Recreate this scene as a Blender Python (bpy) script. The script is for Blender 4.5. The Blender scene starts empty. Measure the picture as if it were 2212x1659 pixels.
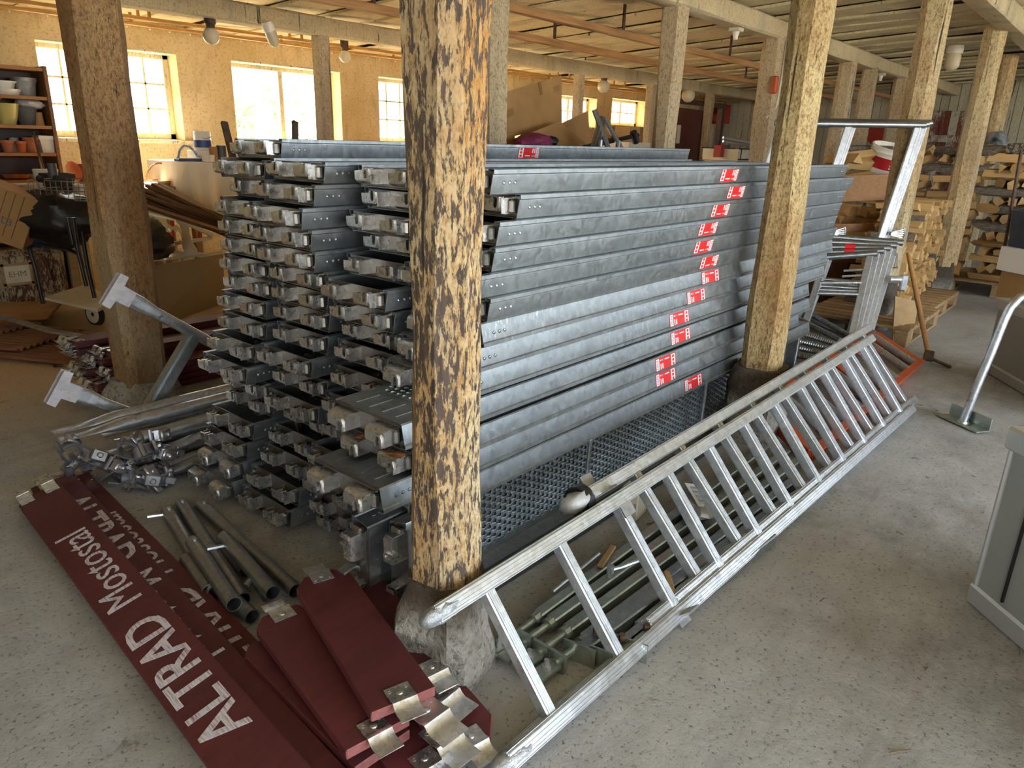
import bpy, bmesh, math, random
from mathutils import Vector as V, Matrix as M, noise as NZ
WORLD=4.0; SUN=34.0; EXPO=1.42      # sky strength, sun strength, exposure
R=random.Random(7)
sc=bpy.context.scene; COL=sc.collection
# ---------------------------------------------------------------- camera, world, sun, exposure
# world frame: +X runs along the stacked decks, +Y towards the wall with the windows, Z up (metres)
CAM=V((0,0,1.35)); FPX=1565.0; CX,CY=1106.0,829.5
_d=V((965-CX,5500-CY,FPX)).normalized(); _up=-_d
_y=(V((0,0,1))-_up.z*_up).normalized(); _x=_y.cross(_up)
if _x.x<0: _x=-_x
_a=math.radians(50); _A=M(((math.cos(_a),math.sin(_a),0),(-math.sin(_a),math.cos(_a),0),(0,0,1)))
RW=_A@M((_x,_y,_up))                         # image axes (right, down, forward) -> world
FH=V((math.sin(_a),math.cos(_a),0))          # horizontal viewing direction
RH=V((math.cos(_a),-math.sin(_a),0))
def ray(x,y): return RW@V(((x-CX)/FPX,(y-CY)/FPX,1))
def G(x,y,z=0): r=ray(x,y); return CAM+r*((z-CAM.z)/r.z)      # point at height z
def OV(x,y,v): r=ray(x,y); return CAM+r*(v/r.y)               # point on the vertical plane Y=v
def OU(x,y,u): r=ray(x,y); return CAM+r*(u/r.x)               # point on the vertical plane X=u
def AT(x,y,d): r=ray(x,y); return CAM+r*(d/r.dot(FH))         # point at horizontal depth d
cam=bpy.data.cameras.new('camera'); cam.lens=FPX/2212*36; cam.sensor_width=36; cam.clip_start=.02
co=bpy.data.objects.new('camera',cam); COL.objects.link(co)
cr=M((RW@V((1,0,0)),RW@V((0,-1,0)),RW@V((0,0,-1)))).transposed()
co.matrix_world=M.Translation(CAM)@cr.to_4x4(); sc.camera=co
w=bpy.data.worlds.new('sky'); sc.world=w; w.use_nodes=True
bg=w.node_tree.nodes['Background']; bg.inputs[0].default_value=(.80,.90,1,1); bg.inputs[1].default_value=WORLD
sun=bpy.data.lights.new('sun','SUN'); sun.energy=SUN; sun.color=(1,.90,.74); sun.angle=.01
so=bpy.data.objects.new('sun',sun); COL.objects.link(so)
so.rotation_euler=(V((-.04,-.75,-.66))).to_track_quat('-Z','Y').to_euler()
def portal(c,size,direction):
    l=bpy.data.lights.new('daylight_opening','AREA'); l.shape='RECTANGLE'; l.size,l.size_y=size
    l.cycles.is_portal=True
    o=bpy.data.objects.new('daylight_opening',l); COL.objects.link(o); o.location=c
    o.rotation_euler=V(direction).to_track_quat('-Z','Z').to_euler()
sc.view_settings.view_transform='Standard'; sc.view_settings.look='None'
sc.view_settings.exposure=EXPO; sc.view_settings.gamma=1
try: sc.view_settings.use_curve_mapping=False
except Exception: pass
sc.cycles.max_bounces=8; sc.cycles.diffuse_bounces=5; sc.cycles.glossy_bounces=4; sc.cycles.transparent_max_bounces=12
sc.cycles.sample_clamp_indirect=6; sc.cycles.caustics_reflective=False; sc.cycles.caustics_refractive=False

# ---------------------------------------------------------------- helpers
class MB:
    def __init__(s): s.v=[]; s.f=[]; s.m=[]
    def add(s,vs,fs,mi=0,X=None):
        b=len(s.v)
        s.v+=[(X@V(p) if X is not None else V(p)) for p in vs]
        s.f+=[tuple(b+i for i in f) for f in fs]; s.m+=[mi]*len(fs)
    def box(s,c,d,X=None,mi=0,ch=0):
        c=V(c); h=V(d)/2
        if ch<=0:
            vs=[c+V((x*h.x,y*h.y,z*h.z)) for x in(-1,1) for y in(-1,1) for z in(-1,1)]
            s.add(vs,[(0,1,3,2),(4,6,7,5),(0,4,5,1),(2,3,7,6),(0,2,6,4),(1,5,7,3)],mi,X)
        else:
            vs=[];idx={}
            for x in(-1,1):
                for y in(-1,1):
                    for z in(-1,1):
                        for k in range(3):
                            q=[h.x-ch,h.y-ch,h.z-ch]; q[k]+=ch
                            idx[x,y,z,k]=len(vs); vs.append(c+V((x*q[0],y*q[1],z*q[2])))
            fs=[]
            I=lambda x,y,z,k:idx[x,y,z,k]
            for k in range(3):
                for sgn in(-1,1):
                    o=[(a,b) for a,b in((-1,-1),(1,-1),(1,1),(-1,1))]
                    f=[]
                    for a,b in o:
                        t=[0,0,0]; t[k]=sgn; t[(k+1)%3]=a; t[(k+2)%3]=b; f.append(I(*t,k))
                    fs.append(tuple(f if sgn>0 else f[::-1]))
            for k in range(3):
                a,b=(k+1)%3,(k+2)%3
                for sa in(-1,1):
                    for sb in(-1,1):
                        t0=[0,0,0];t0[k]=-1;t0[a]=sa;t0[b]=sb;t1=t0[:];t1[k]=1
                        f=(I(*t0,a),I(*t1,a),I(*t1,b),I(*t0,b)); fs.append(f if sa*sb<0 else f[::-1])
            for x in(-1,1):
                for y in(-1,1):
                    for z in(-1,1):
                        f=(I(x,y,z,0),I(x,y,z,1),I(x,y,z,2)); fs.append(f if x*y*z>0 else f[::-1])
            s.add(vs,fs,mi,X)
    def bar(s,p,q,wd,ht,up=(0,0,1),mi=0,ch=0):
        p=V(p);q=V(q);d=q-p;L=d.length;x=d/L;up=V(up);y=up.cross(x)
        if y.length<1e-4: y=V((0,1,0)).cross(x)
        y.normalize(); z=x.cross(y)
        X=M((x,y,z)).transposed().to_4x4(); X.translation=(p+q)/2
        s.box((0,0,0),(L,wd,ht),X,mi,ch)
    def tube(s,pts,r,n=10,cap=True,mi=0,ri=None):
        pts=[V(p) for p in pts]; k=len(pts); rr=r if isinstance(r,(list,tuple)) else [r]*k
        vs=[];fs=[];prev=None
        for i,p in enumerate(pts):
            t=(pts[min(i+1,k-1)]-pts[max(i-1,0)]).normalized()
            if prev is None:
                a=V((0,0,1)) if abs(t.z)<.9 else V((1,0,0)); nx=t.cross(a).normalized()
            else: nx=(prev-prev.dot(t)*t).normalized()
            prev=nx; ny=t.cross(nx)
            for j in range(n):
                an=2*math.pi*j/n; vs.append(p+(nx*math.cos(an)+ny*math.sin(an))*rr[i])
        for i in range(k-1):
            for j in range(n):
                a=i*n+j;b=i*n+(j+1)%n; fs.append((a,b,b+n,a+n))
        if ri is not None:      # open pipe: inner wall and rims
            b0=len(vs)
            for i in(0,k-1):
                for j in range(n):
                    c=pts[i]; vs.append(c+(vs[i*n+j]-c)*(ri/rr[i]))
            for j in range(n):
                a,b=j,(j+1)%n
                fs.append((b,a,b0+a,b0+b)); fs.append(((k-1)*n+a,(k-1)*n+b,b0+n+b,b0+n+a)); fs.append((b0+b,b0+a,b0+n+a,b0+n+b))
        elif cap: fs.append(tuple(range(n))[::-1]); fs.append(tuple((k-1)*n+j for j in range(n)))
        s.add(vs,fs,mi)
    def lathe(s,prof,c=(0,0,0),n=16,mi=0,X=None):
        vs=[];fs=[];k=len(prof);c=V(c)
        for r,z in prof:
            for j in range(n):
                a=2*math.pi*j/n; vs.append(c+V((r*math.cos(a),r*math.sin(a),z)))
        for i in range(k-1):
            for j in range(n):
                a=i*n+j;b=i*n+(j+1)%n; fs.append((a,b,b+n,a+n))
        if prof[0][0]>1e-4: fs.append(tuple(range(n))[::-1])
        if prof[-1][0]>1e-4: fs.append(tuple((k-1)*n+j for j in range(n)))
        s.add(vs,fs,mi,X)
    def prism(s,poly,t,X=None,mi=0,inset=0):
        """poly in the local XY plane, extruded along local Z from 0 to t"""
        n=len(poly); vs=[(x,y,0) for x,y in poly]+[(x,y,t) for x,y in poly]
        fs=[tuple(range(n))[::-1],tuple(range(n,2*n))]+[(i,(i+1)%n,n+(i+1)%n,n+i) for i in range(n)]
        s.add(vs,fs,mi,X)
WM={}
def thing(name,label,cat,loc=(0,0,0),rot=None,group=None,kind=None):
    o=bpy.data.objects.new(name,None); COL.objects.link(o); o.empty_display_size=.05
    X=M.Translation(V(loc))@(rot.to_4x4() if rot is not None else M.Identity(4))
    o.matrix_world=X; WM[o.name]=X
    if label: o['label']=label
    if cat: o['category']=cat
    if group: o['group']=group
    if kind: o['kind']=kind
    return o
def mesh(name,mb,mats,smooth=False,inv=None):
    me=bpy.data.meshes.new(name)
    vs=[tuple(inv@p) if inv is not None else tuple(p) for p in mb.v]
    me.from_pydata(vs,[],mb.f)
    if not isinstance(mats,(list,tuple)): mats=[mats]
    for m in mats: me.materials.append(m)
    if len(mats)>1: me.polygons.foreach_set('material_index',mb.m)
    bm=bmesh.new(); bm.from_mesh(me); bmesh.ops.recalc_face_normals(bm,faces=bm.faces); bm.to_mesh(me); bm.free()
    if smooth is True: me.polygons.foreach_set('use_smooth',[True]*len(me.polygons))
    elif smooth:
        me.polygons.foreach_set('use_smooth',[True]*len(me.polygons)); me.set_sharp_from_angle(angle=math.radians(smooth))
    me.update(); return me
def build(name,mb,mats,parent=None,smooth=35,local=False,label=None,cat=None,group=None,kind=None):
    """parent geometry is given in world space unless local=True"""
    inv=None; loc=None
    if parent is not None and not local: inv=WM[parent.name].inverted()
    elif parent is None and not local:      # a thing of one mesh: put its origin at its base
        xs=[p.x for p in mb.v];ys=[p.y for p in mb.v];zs=[p.z for p in mb.v]
        loc=V(((min(xs)+max(xs))/2,(min(ys)+max(ys))/2,min(zs))); inv=M.Translation(-loc)
    o=bpy.data.objects.new(name,mesh(name,mb,mats,smooth,inv)); COL.objects.link(o)
    if parent is not None: o.parent=parent; WM[o.name]=WM[parent.name].copy()
    else:
        if loc is not None: o.location=loc
        WM[o.name]=M.Translation(loc) if loc is not None else M.Identity(4)
    if label: o['label']=label
    if cat: o['category']=cat
    if group: o['group']=group
    if kind: o['kind']=kind
    return o
def put(name,me,parent,X=None):
    o=bpy.data.objects.new(name,me); COL.objects.link(o); o.parent=parent
    if X is not None: o.matrix_local=X
    WM[o.name]=WM[parent.name]@(X if X is not None else M.Identity(4))
    return o
def kids(o): return [c for c in COL.objects if c.parent==o]
def dup(root,kidlist,X,label=None,group=None):
    c=root.copy(); COL.objects.link(c); c.matrix_world=X; WM[c.name]=X
    if label: c['label']=label
    if group: c['group']=group
    out=[]
    for k in kidlist:
        q=k.copy(); COL.objects.link(q); q.parent=c; out.append(q)
        for g in KIDS.get(k.name,[]):
            h=g.copy(); COL.objects.link(h); h.parent=q
    return c,out
KIDS={}
def TR(p,x,y=None,z=None):
    """frame at p with local X along x; z hint"""
    x=V(x).normalized()
    if z is None: z=V((0,0,1))
    y=V(z).cross(x).normalized(); z=x.cross(y)
    X=M((x,y,z)).transposed().to_4x4(); X.translation=V(p); return X
def rz(a): return M.Rotation(math.radians(a),4,'Z')
def rx(a): return M.Rotation(math.radians(a),4,'X')
def ry(a): return M.Rotation(math.radians(a),4,'Y')
T=M.Translation

# ---------------------------------------------------------------- materials
class NT:
    def __init__(s,name):
        s.m=bpy.data.materials.new(name); s.m.use_nodes=True; s.t=s.m.node_tree; s.n=s.t.nodes; s.l=s.t.links
        s.b=s.n['Principled BSDF']
    def nd(s,k,**kw):
        n=s.n.new(k)
        for a,b in kw.items(): setattr(n,a,b)
        return n
    def sock(s,n,i,v):
        if hasattr(v,'is_output') or isinstance(v,bpy.types.NodeSocket): s.l.new(v,n.inputs[i])
        elif v is not None: n.inputs[i].default_value=v
    def coord(s,scale=(1,1,1),rnd=True):
        tc=s.nd('ShaderNodeTexCoord'); mp=s.nd('ShaderNodeMapping'); mp.inputs['Scale'].default_value=scale
        v=tc.outputs['Object']
        if rnd:
            oi=s.nd('ShaderNodeObjectInfo'); mm=s.nd('ShaderNodeMath',operation='MULTIPLY'); s.l.new(oi.outputs['Random'],mm.inputs[0]); mm.inputs[1].default_value=37.0
            va=s.nd('ShaderNodeVectorMath',operation='ADD'); s.l.new(v,va.inputs[0]); s.l.new(mm.outputs[0],va.inputs[1]); v=va.outputs[0]
        s.l.new(v,mp.inputs['Vector']); return mp.outputs[0]
    def noise(s,vec,scale,detail=4,rough=.55,dist=0):
        n=s.nd('ShaderNodeTexNoise'); s.l.new(vec,n.inputs['Vector']); n.inputs['Scale'].default_value=scale
        n.inputs['Detail'].default_value=detail; n.inputs['Roughness'].default_value=rough; n.inputs['Distortion'].default_value=dist
        return n.outputs['Fac']
    def voro(s,vec,scale,out='Color'):
        n=s.nd('ShaderNodeTexVoronoi'); s.l.new(vec,n.inputs['Vector']); n.inputs['Scale'].default_value=scale; return n.outputs[out]
    def ramp(s,fac,stops):
        n=s.nd('ShaderNodeValToRGB'); e=n.color_ramp.elements
        while len(e)<len(stops): e.new(.5)
        for i,(p,c) in enumerate(stops):
            e[i].position=p; e[i].color=(c,c,c,1) if isinstance(c,(int,float)) else (*c,1)
        s.l.new(fac,n.inputs[0]); return n.outputs[0]
    def mix(s,fac,a,b,mode='MIX'):
        n=s.nd('ShaderNodeMix',data_type='RGBA',blend_type=mode)
        s.sock(n,0,fac); 
        for i,v in ((6,a),(7,b)):
            if isinstance(v,tuple): n.inputs[i].default_value=(*v,1)
            else: s.l.new(v,n.inputs[i])
        return n.outputs[2]
    def math(s,op,a,b=0.0):
        n=s.nd('ShaderNodeMath',operation=op); s.sock(n,0,a); s.sock(n,1,b); return n.outputs[0]
    def bump(s,h,st=.3,dist=.01):
        n=s.nd('ShaderNodeBump'); n.inputs['Strength'].default_value=st; n.inputs['Distance'].default_value=dist
        s.l.new(h,n.inputs['Height']); s.l.new(n.outputs[0],s.b.inputs['Normal'])
    def set(s,col=None,rough=None,metal=None,spec=None):
        for k,v in (('Base Color',col),('Roughness',rough),('Metallic',metal),('Specular IOR Level',spec)):
            if v is None: continue
            if isinstance(v,tuple): v=(*v,1)
            s.sock(s.b,k,v)
        return s.m
def plain(name,col,rough=.6,metal=0,var=.15,scale=12,bump=.15,spec=None,stretch=(1,1,1)):
    t=NT(name); c=t.coord(stretch); n=t.noise(c,scale,5)
    dk=tuple(x*(1-var) for x in col); lt=tuple(min(1,x*(1+var)) for x in col)
    t.set(t.ramp(n,[(.3,dk),(.7,lt)]),rough,metal,spec)
    if bump: t.bump(t.noise(c,scale*6,3),bump,.004)
    return t.m
def galv(name,col=(.50,.53,.56),rough=.40,spangle=55,streak=True,metal=.9):
    t=NT(name); c=t.coord(); v=t.voro(c,spangle); sep=t.nd('ShaderNodeSeparateColor'); t.l.new(v,sep.inputs[0])
    base=t.ramp(sep.outputs[0],[(0,tuple(x*.86 for x in col)),(1,tuple(min(1,x*1.12) for x in col))])
    n=t.noise(c,2.2,5,.6); base=t.mix(t.ramp(n,[(.35,.0),(.75,.45)]),base,tuple(x*.62 for x in col))
    if streak:
        c2=t.coord((30,30,3)); s2=t.noise(c2,3,4,.7); g=t.noise(c,1.3,2)
        k=t.math('MULTIPLY',t.ramp(s2,[(.56,.0),(.66,1)]),t.ramp(g,[(.52,.0),(.68,.55)]))
        base=t.mix(k,base,(.72,.76,.80))
    r=t.math('ADD',t.math('MULTIPLY',sep.outputs[1],.12),t.math('MULTIPLY',t.noise(c,9,3),.16)); r=t.math('ADD',r,rough-.14)
    t.set(base,r,metal); t.bump(t.noise(c,26,3),.06,.004); return t.m
def woodmat(name,a,b,grain=(1.2,18,18),rough=.65,var=.5,dirt=.0):
    t=NT(name); c=t.coord(grain); n=t.noise(c,2.2,6,.65,.6); col=t.ramp(n,[(.25,a),(.75,b)])
    c1=t.coord(); big=t.noise(c1,3,3); col=t.mix(t.ramp(big,[(.35,0.),(.8,var)]),col,tuple(x*.6 for x in a))
    oi=t.nd('ShaderNodeObjectInfo'); hv=t.nd('ShaderNodeHueSaturation'); t.l.new(col,hv.inputs['Color'])
    t.l.new(t.math('ADD',t.math('MULTIPLY',oi.outputs['Random'],.35),.82),hv.inputs['Value'])
    t.set(hv.outputs[0],rough); t.bump(n,.25,.003); return t.m
def postmat(name,cream,stain,dark,peel,stained,speck=.5,patch=.35):
    t=NT(name); c=t.coord((30,30,8)); c2=t.coord((1,1,.45)); c3=t.coord((34,34,13))
    pm=t.noise(c,2.6,8,.68,.5); rg=t.noise(c2,3.4,3,.5)
    m=t.math('ADD',pm,t.math('MULTIPLY',t.math('SUBTRACT',rg,.5),patch))
    fine=t.noise(c3,2.0,7,.72); fl=t.noise(t.coord((40,40,10)),2.4,6,.75)
    m=t.math('ADD',m,t.math('MULTIPLY',t.math('SUBTRACT',fl,.5),.55))
    peelm=t.ramp(m,[(peel-.03,0.),(peel+.03,1)])
    st=t.math('ADD',t.math('MULTIPLY',t.noise(c2,2.2,4,.6),.75),t.math('MULTIPLY',fine,.5))
    col=t.mix(t.ramp(st,[(stained-.10,1.),(stained+.12,0.)]),cream,stain)
    col=t.mix(t.ramp(fine,[(.36,speck),(.47,0.)]),col,tuple(x*.42 for x in stain))
    chips=t.math('MULTIPLY',t.ramp(fl,[(.355,1.),(.40,0.)]),t.ramp(t.noise(t.coord((2.2,2.2,.7)),2.5,3),[(.44,0.),(.60,1.)]))
    col=t.mix(chips,col,tuple(x*.8 for x in dark))
    gr=t.noise(t.coord((70,70,38)),2.0,5,.75); col=t.mix(t.ramp(gr,[(.38,speck),(.50,0.)]),col,tuple(x*.38 for x in stain))
    gm=t.ramp(t.noise(t.coord((1.5,1.5,.35)),1.7,3),[(.50,0.),(.66,.55)]); col=t.mix(gm,col,(.30,.27,.20))
    dk=t.ramp(t.noise(t.coord((14,14,1)),3,5,.6),[(.3,tuple(x*.5 for x in dark)),(.7,tuple(min(1,x*1.5) for x in dark))])
    col=t.mix(peelm,dk,col)
    crack=t.ramp(t.noise(t.coord((16,16,.5)),1.6,4,.6),[(.30,0.),(.345,1)])
    col=t.mix(crack,tuple(x*.35 for x in dark),col)
    t.set(col,.82); hh=t.math('ADD',t.math('MULTIPLY',peelm,.6),t.math('ADD',t.math('MULTIPLY',fine,.5),t.math('MULTIPLY',crack,.5)))
    t.bump(hh,.55,.006); return t.m
MT={}
MT['galv']=galv('galvanised_steel',(.365,.40,.425),.41)
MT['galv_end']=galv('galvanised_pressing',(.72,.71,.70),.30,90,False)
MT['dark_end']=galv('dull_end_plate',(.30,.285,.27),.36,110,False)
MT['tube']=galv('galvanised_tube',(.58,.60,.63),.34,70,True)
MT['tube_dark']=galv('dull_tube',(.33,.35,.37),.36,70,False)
MT['alu']=galv('worn_aluminium',(.74,.78,.84),.36,60,True,.8)
MT['alu_clean']=galv('aluminium',(.42,.43,.45),.46,60,False,.9)
MT['cast']=galv('cast_coupler',(.42,.42,.45),.38,30,False)
MT['zinc']=galv('yellow_zinc',(.44,.48,.42),.36,60,True)
MT['pink_galv']=galv('chalky_zinc',(.60,.57,.60),.50,60,False,.6)
MT['red_wood']=woodmat('red_stained_wood',(.075,.013,.015),(.125,.022,.025),(2,26,26),.62,.5)
MT['red_edge']=woodmat('red_stained_end_grain',(.20,.055,.055),(.32,.11,.10),(26,26,26),.7,.3)
MT['white_print']=None
def printmat():
    t=NT('worn_white_print'); c=t.coord((6,80,1),False); n=t.noise(c,2.2,6,.7)
    t.set(t.mix(t.ramp(n,[(.36,1.),(.52,0.)]),(.62,.60,.66),(.27,.13,.15)),.7); return t.m
MT['white_print']=printmat()
MT['concrete_stone']=None
def stonemat():
    t=NT('rough_granite'); c=t.coord(); n=t.noise(c,9,7,.65); f=t.noise(c,60,4,.7)
    col=t.ramp(n,[(.3,(.20,.18,.15)),(.62,(.42,.39,.34))]); col=t.mix(t.ramp(f,[(.35,.7),(.5,0.)]),col,(.08,.07,.055))
    g=t.nd('ShaderNodeSeparateXYZ'); t.l.new(t.coord((1,1,1),False),g.inputs[0])
    top_dark=t.math('ADD',g.outputs[2],t.math('MULTIPLY',t.noise(c,6,3),.12))
    col=t.mix(t.ramp(top_dark,[(.22,0.),(.32,.85)]),col,(.055,.035,.018))  # stone turns dark brown towards its top
    t.set(col,.85); t.bump(t.math('ADD',n,t.math('MULTIPLY',f,.4)),.9,.03); return t.m
MT['stone']=stonemat()
MT['black_metal']=plain('black_enamel',(.012,.012,.013),.35,0,.3,10,.05)
MT['black_plastic']=plain('black_plastic',(.009,.009,.010),.40,0,.3,8,.2)
MT['rubber']=plain('rubber',(.02,.02,.02),.8)
MT['cardboard']=plain('cardboard',(.40,.235,.095),.85,0,.12,5,.1)
MT['cardboard_tape']=plain('brown_tape',(.30,.17,.06),.45,0,.08)
MT['brown_dark']=plain('dark_brown_wood',(.055,.022,.014),.5,0,.3,6)
MT['white']=plain('white_ceramic',(.80,.77,.69),.35,0,.05)
MT['offwhite']=plain('old_white_paint',(.66,.61,.49),.6,0,.12,8)
MT['terracotta']=plain('terracotta',(.46,.15,.065),.75,0,.25,14)
MT['orange_plastic']=plain('orange_plastic',(.55,.13,.03),.4)
MT['yellow_glaze']=plain('yellow_glaze',(.55,.47,.15),.25,0,.12,6)
MT['grey_pot']=plain('grey_pot',(.09,.09,.09),.4)
MT['zincpail']=plain('zinc_pail',(.30,.30,.29),.5,.4,.3,20)
MT['orange_paint']=plain('orange_painted_steel',(.52,.085,.022),.45,0,.2,9,.1)
MT['red_paint']=plain('red_paint',(.35,.03,.02),.5)
MT['red_label']=plain('red_label',(.75,.018,.022),.4,0,.03,3,0)
MT['white_label']=plain('white_label',(.82,.82,.82),.45,0,.03,3,0)
MT['grey_label']=plain('grey_print',(.25,.25,.27),.5,0,.03,3,0)
MT['dark_text']=plain('grey_marker',(.12,.13,.14),.6,0,.05,3,0)
MT['cloth']=plain('white_cloth',(.80,.74,.62),.9,0,.04,4,.1)
MT['wicker']=plain('wicker',(.34,.19,.07),.8,0,.3,40,.4)
MT['grey_case']=plain('grey_metal_case',(.37,.385,.38),.48,.35,.06,3,.05)
MT['grey_case_rim']=plain('grey_case_trim',(.50,.51,.51),.4,.5,.06,3,.05)
MT['brown_board']=woodmat('brown_board',(.115,.050,.017),(.24,.115,.040),(1,22,22),.6,.4)
MT['fresh_wood']=woodmat('split_birch',(.44,.26,.095),(.72,.49,.22),(1,14,14),.75,.25)
MT['grey_wood']=woodmat('old_pallet_wood',(.30,.19,.09),(.52,.36,.19),(1.5,20,20),.8,.4)
MT['pine']=woodmat('oiled_pine',(.30,.135,.042),(.47,.235,.080),(1.2,16,16),.6,.3)
MT['ply']=woodmat('plywood',(.40,.25,.11),(.54,.37,.18),(3,8,8),.7,.2)
def barkmat():
    t=NT('bark'); c=t.coord((3,9,9)); n=t.noise(c,4,6,.7); t.set(t.ramp(n,[(.38,(.025,.02,.016)),(.5,(.16,.12,.09)),(.62,(.52,.47,.40))]),.9); t.bump(n,.6,.01); return t.m
MT['bark']=barkmat()
MT['leaf']=plain('dry_leaf',(.25,.10,.03),.8,0,.3,30)
MT['tape']=plain('grey_duct_tape',(.42,.44,.47),.32,.35,.35,30,.8)
MT['poly']=plain('clear_plastic_bag',(.46,.46,.45),.3,0,.1,12,.5)
MT['beige_board']=plain('beige_hardboard',(.27,.20,.11),.75,0,.06,4,.05)
MT['blue']=plain('blue_plastic',(.03,.06,.22),.4)
MT['green']=plain('green_paint',(.03,.10,.07),.4)
MT['yellow']=plain('yellow_plastic',(.60,.40,.03),.4)
MT['pink']=plain('magenta_cloth',(.20,.02,.075),.7,0,.4,20,.3)
MT['rust']=plain('rusty_steel',(.10,.06,.04),.6,.4,.4,20,.3)
MT['corr']=plain('red_corrugated',(.20,.085,.045),.55,.1,.35,5,.2)
MT['globe']=plain('opal_glass',(.62,.55,.40),.3,0,.1,6,.05)
def glassmat():
    m=bpy.data.materials.new('window_glass'); m.use_nodes=True; t=m.node_tree; t.nodes.clear()
    o=t.nodes.new('ShaderNodeOutputMaterial'); mx=t.nodes.new('ShaderNodeMixShader'); a=t.nodes.new('ShaderNodeBsdfTransparent'); b=t.nodes.new('ShaderNodeBsdfGlossy')
    a.inputs[0].default_value=(.97,.96,.92,1); b.inputs['Roughness'].default_value=.05; mx.inputs[0].default_value=.06
    t.links.new(a.outputs[0],mx.inputs[1]); t.links.new(b.outputs[0],mx.inputs[2]); t.links.new(mx.outputs[0],o.inputs[0]); return m
MT['glass']=glassmat()
# ---------------------------------------------------------------- floor
UE=14.8; VW=7.2; VR=-3.4; UB=-3.2       # end wall, window wall, right wall, wall behind the camera
def floormat():
    t=NT('concrete_floor'); c=t.coord((1,1,1),False)
    a=t.noise(c,.9,6,.6); b=t.noise(c,7,7,.7); f=t.noise(c,70,4,.7); w2=t.noise(t.coord((.6,4,1),False),2.4,6,.65)
    col=t.ramp(b,[(.3,(.245,.243,.245)),(.7,(.45,.455,.465))])
    col=t.mix(t.ramp(w2,[(.50,0.),(.68,.42)]),col,(.23,.18,.14))
    col=t.mix(t.ramp(a,[(.40,0.),(.62,.65)]),col,(.48,.485,.495))
    sx=t.nd('ShaderNodeSeparateXYZ'); t.l.new(c,sx.inputs[0])
    far=t.math('ADD',sx.outputs[1],t.math('MULTIPLY',a,1.6))
    col=t.mix(t.ramp(t.math('MULTIPLY',far,.2),[(.50,0.),(.76,.8)]),col,(.55,.385,.215))  # brown dust towards the window wall, lightened to stand in for missing light
    col=t.mix(t.ramp(f,[(.34,.75),(.43,0.)]),col,(.07,.055,.04))
    d=t.noise(c,3.1,8,.75); col=t.mix(t.ramp(d,[(.30,.7),(.36,0.)]),col,(.08,.06,.045))
    t.set(col,t.math('ADD',t.math('MULTIPLY',b,.25),.55)); t.bump(t.math('ADD',t.math('MULTIPLY',b,1.2),t.math('MULTIPLY',f,.35)),.5,.012); return t.m
m=MB(); m.box(((UE+UB)/2,(VW+VR)/2,-.1),(UE-UB+1,VW-VR+1,.2))
build('floor',m,floormat(),kind='structure',label='worn grey concrete floor with brown dirt',cat='floor')
m=MB(); m.box((5,2,-.35),(160,160,.2))
build('ground_outside',m,plain('gravel_yard',(.42,.40,.34),.9,0,.2,6,.2),kind='structure',label='pale gravel ground outside the windows',cat='ground')
# ---------------------------------------------------------------- walls
def plaster():
    t=NT('ochre_limewash'); c=t.coord((1,1,1),False); a=t.noise(c,1.6,6,.6); f=t.noise(c,40,6,.75); s=t.noise(t.coord((1,1,.35),False),9,6,.7)
    col=t.ramp(a,[(.3,(.60,.45,.23)),(.7,(.80,.65,.40))])
    col=t.mix(t.ramp(f,[(.36,.75),(.47,0.)]),col,(.34,.22,.09)); col=t.mix(t.ramp(s,[(.52,0.),(.70,.55)]),col,(.42,.29,.13))
    sx=t.nd('ShaderNodeSeparateXYZ'); t.l.new(c,sx.inputs[0])
    col=t.mix(t.ramp(t.math('ADD',sx.outputs[2],t.math('MULTIPLY',a,.3)),[(.955,0.),(1.0,1.)]),col,(.20,.10,.035))if False else col
    t.set(col,.9); t.bump(t.math('ADD',a,t.math('MULTIPLY',f,.5)),.7,.03); return t.m
PL=plaster()
WIN=[(2.39,3.56,1.27,2.04,6,3),(4.11,5.42,1.20,2.04,2,1),(5.97,7.15,1.29,2.04,5,3),(7.62,8.62,1.29,2.02,4,3),(9.42,10.52,1.60,2.06,4,2),(10.97,12.05,1.66,2.10,4,2)]
TH=.30
def wall_with_holes(name,axis,pos,a0,a1,z1,holes,mat,label,outward):
    mb=MB(); xs=sorted({a0,a1,*[h[0] for h in holes],*[h[1] for h in holes]})
    for i in range(len(xs)-1):
        p,q=xs[i],xs[i+1]; hh=[h for h in holes if h[0]<=p+1e-6 and h[1]>=q-1e-6]
        segs=[(0,z1)] if not hh else [(0,hh[0][2]),(hh[0][3],z1)]
        for s0,s1 in segs:
            if s1-s0<1e-4: continue
            c=((p+q)/2,pos+outward*TH/2,(s0+s1)/2); d=(q-p,TH,s1-s0)
            if axis=='v': c=(c[1],c[0],c[2]); d=(d[1],d[0],d[2])
            mb.box(c,d)
    return build(name,mb,mat,kind='structure',label=label,cat='wall',smooth=False)
wall_with_holes('wall_back','u',VW,UB-TH,UE+TH,3.0,[w_[:4] for w_ in WIN],PL,'ochre limewashed wall with six windows',1)
DR=[(-.6,4.8,0,2.3),(6.2,7.6,1.0,2.1),(8.6,10.0,1.0,2.1),(11,12.4,1.0,2.1)]; DB=[(-3.0,-1.1,0,2.3)]  # three smaller DR openings are unseen windows added for fill light
LW=plain('limewashed_wall',(.60,.55,.44),.9,0,.15,4,.3)
wall_with_holes('wall_right','u',VR,UB-TH,UE+TH,3.0,DR,LW,'limewashed wall with a wide open doorway',-1)
wall_with_holes('wall_front','v',UB,VR,VW,3.0,DB,LW,'limewashed wall behind the viewer with a wide open doorway',-1)
portal((2.1,VR-.02,1.15),(5.4,2.3),(0,1,0))
for xq in(6.9,9.3,11.7): portal((xq,VR-.02,1.55),(1.4,1.1),(0,1,0))
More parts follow.
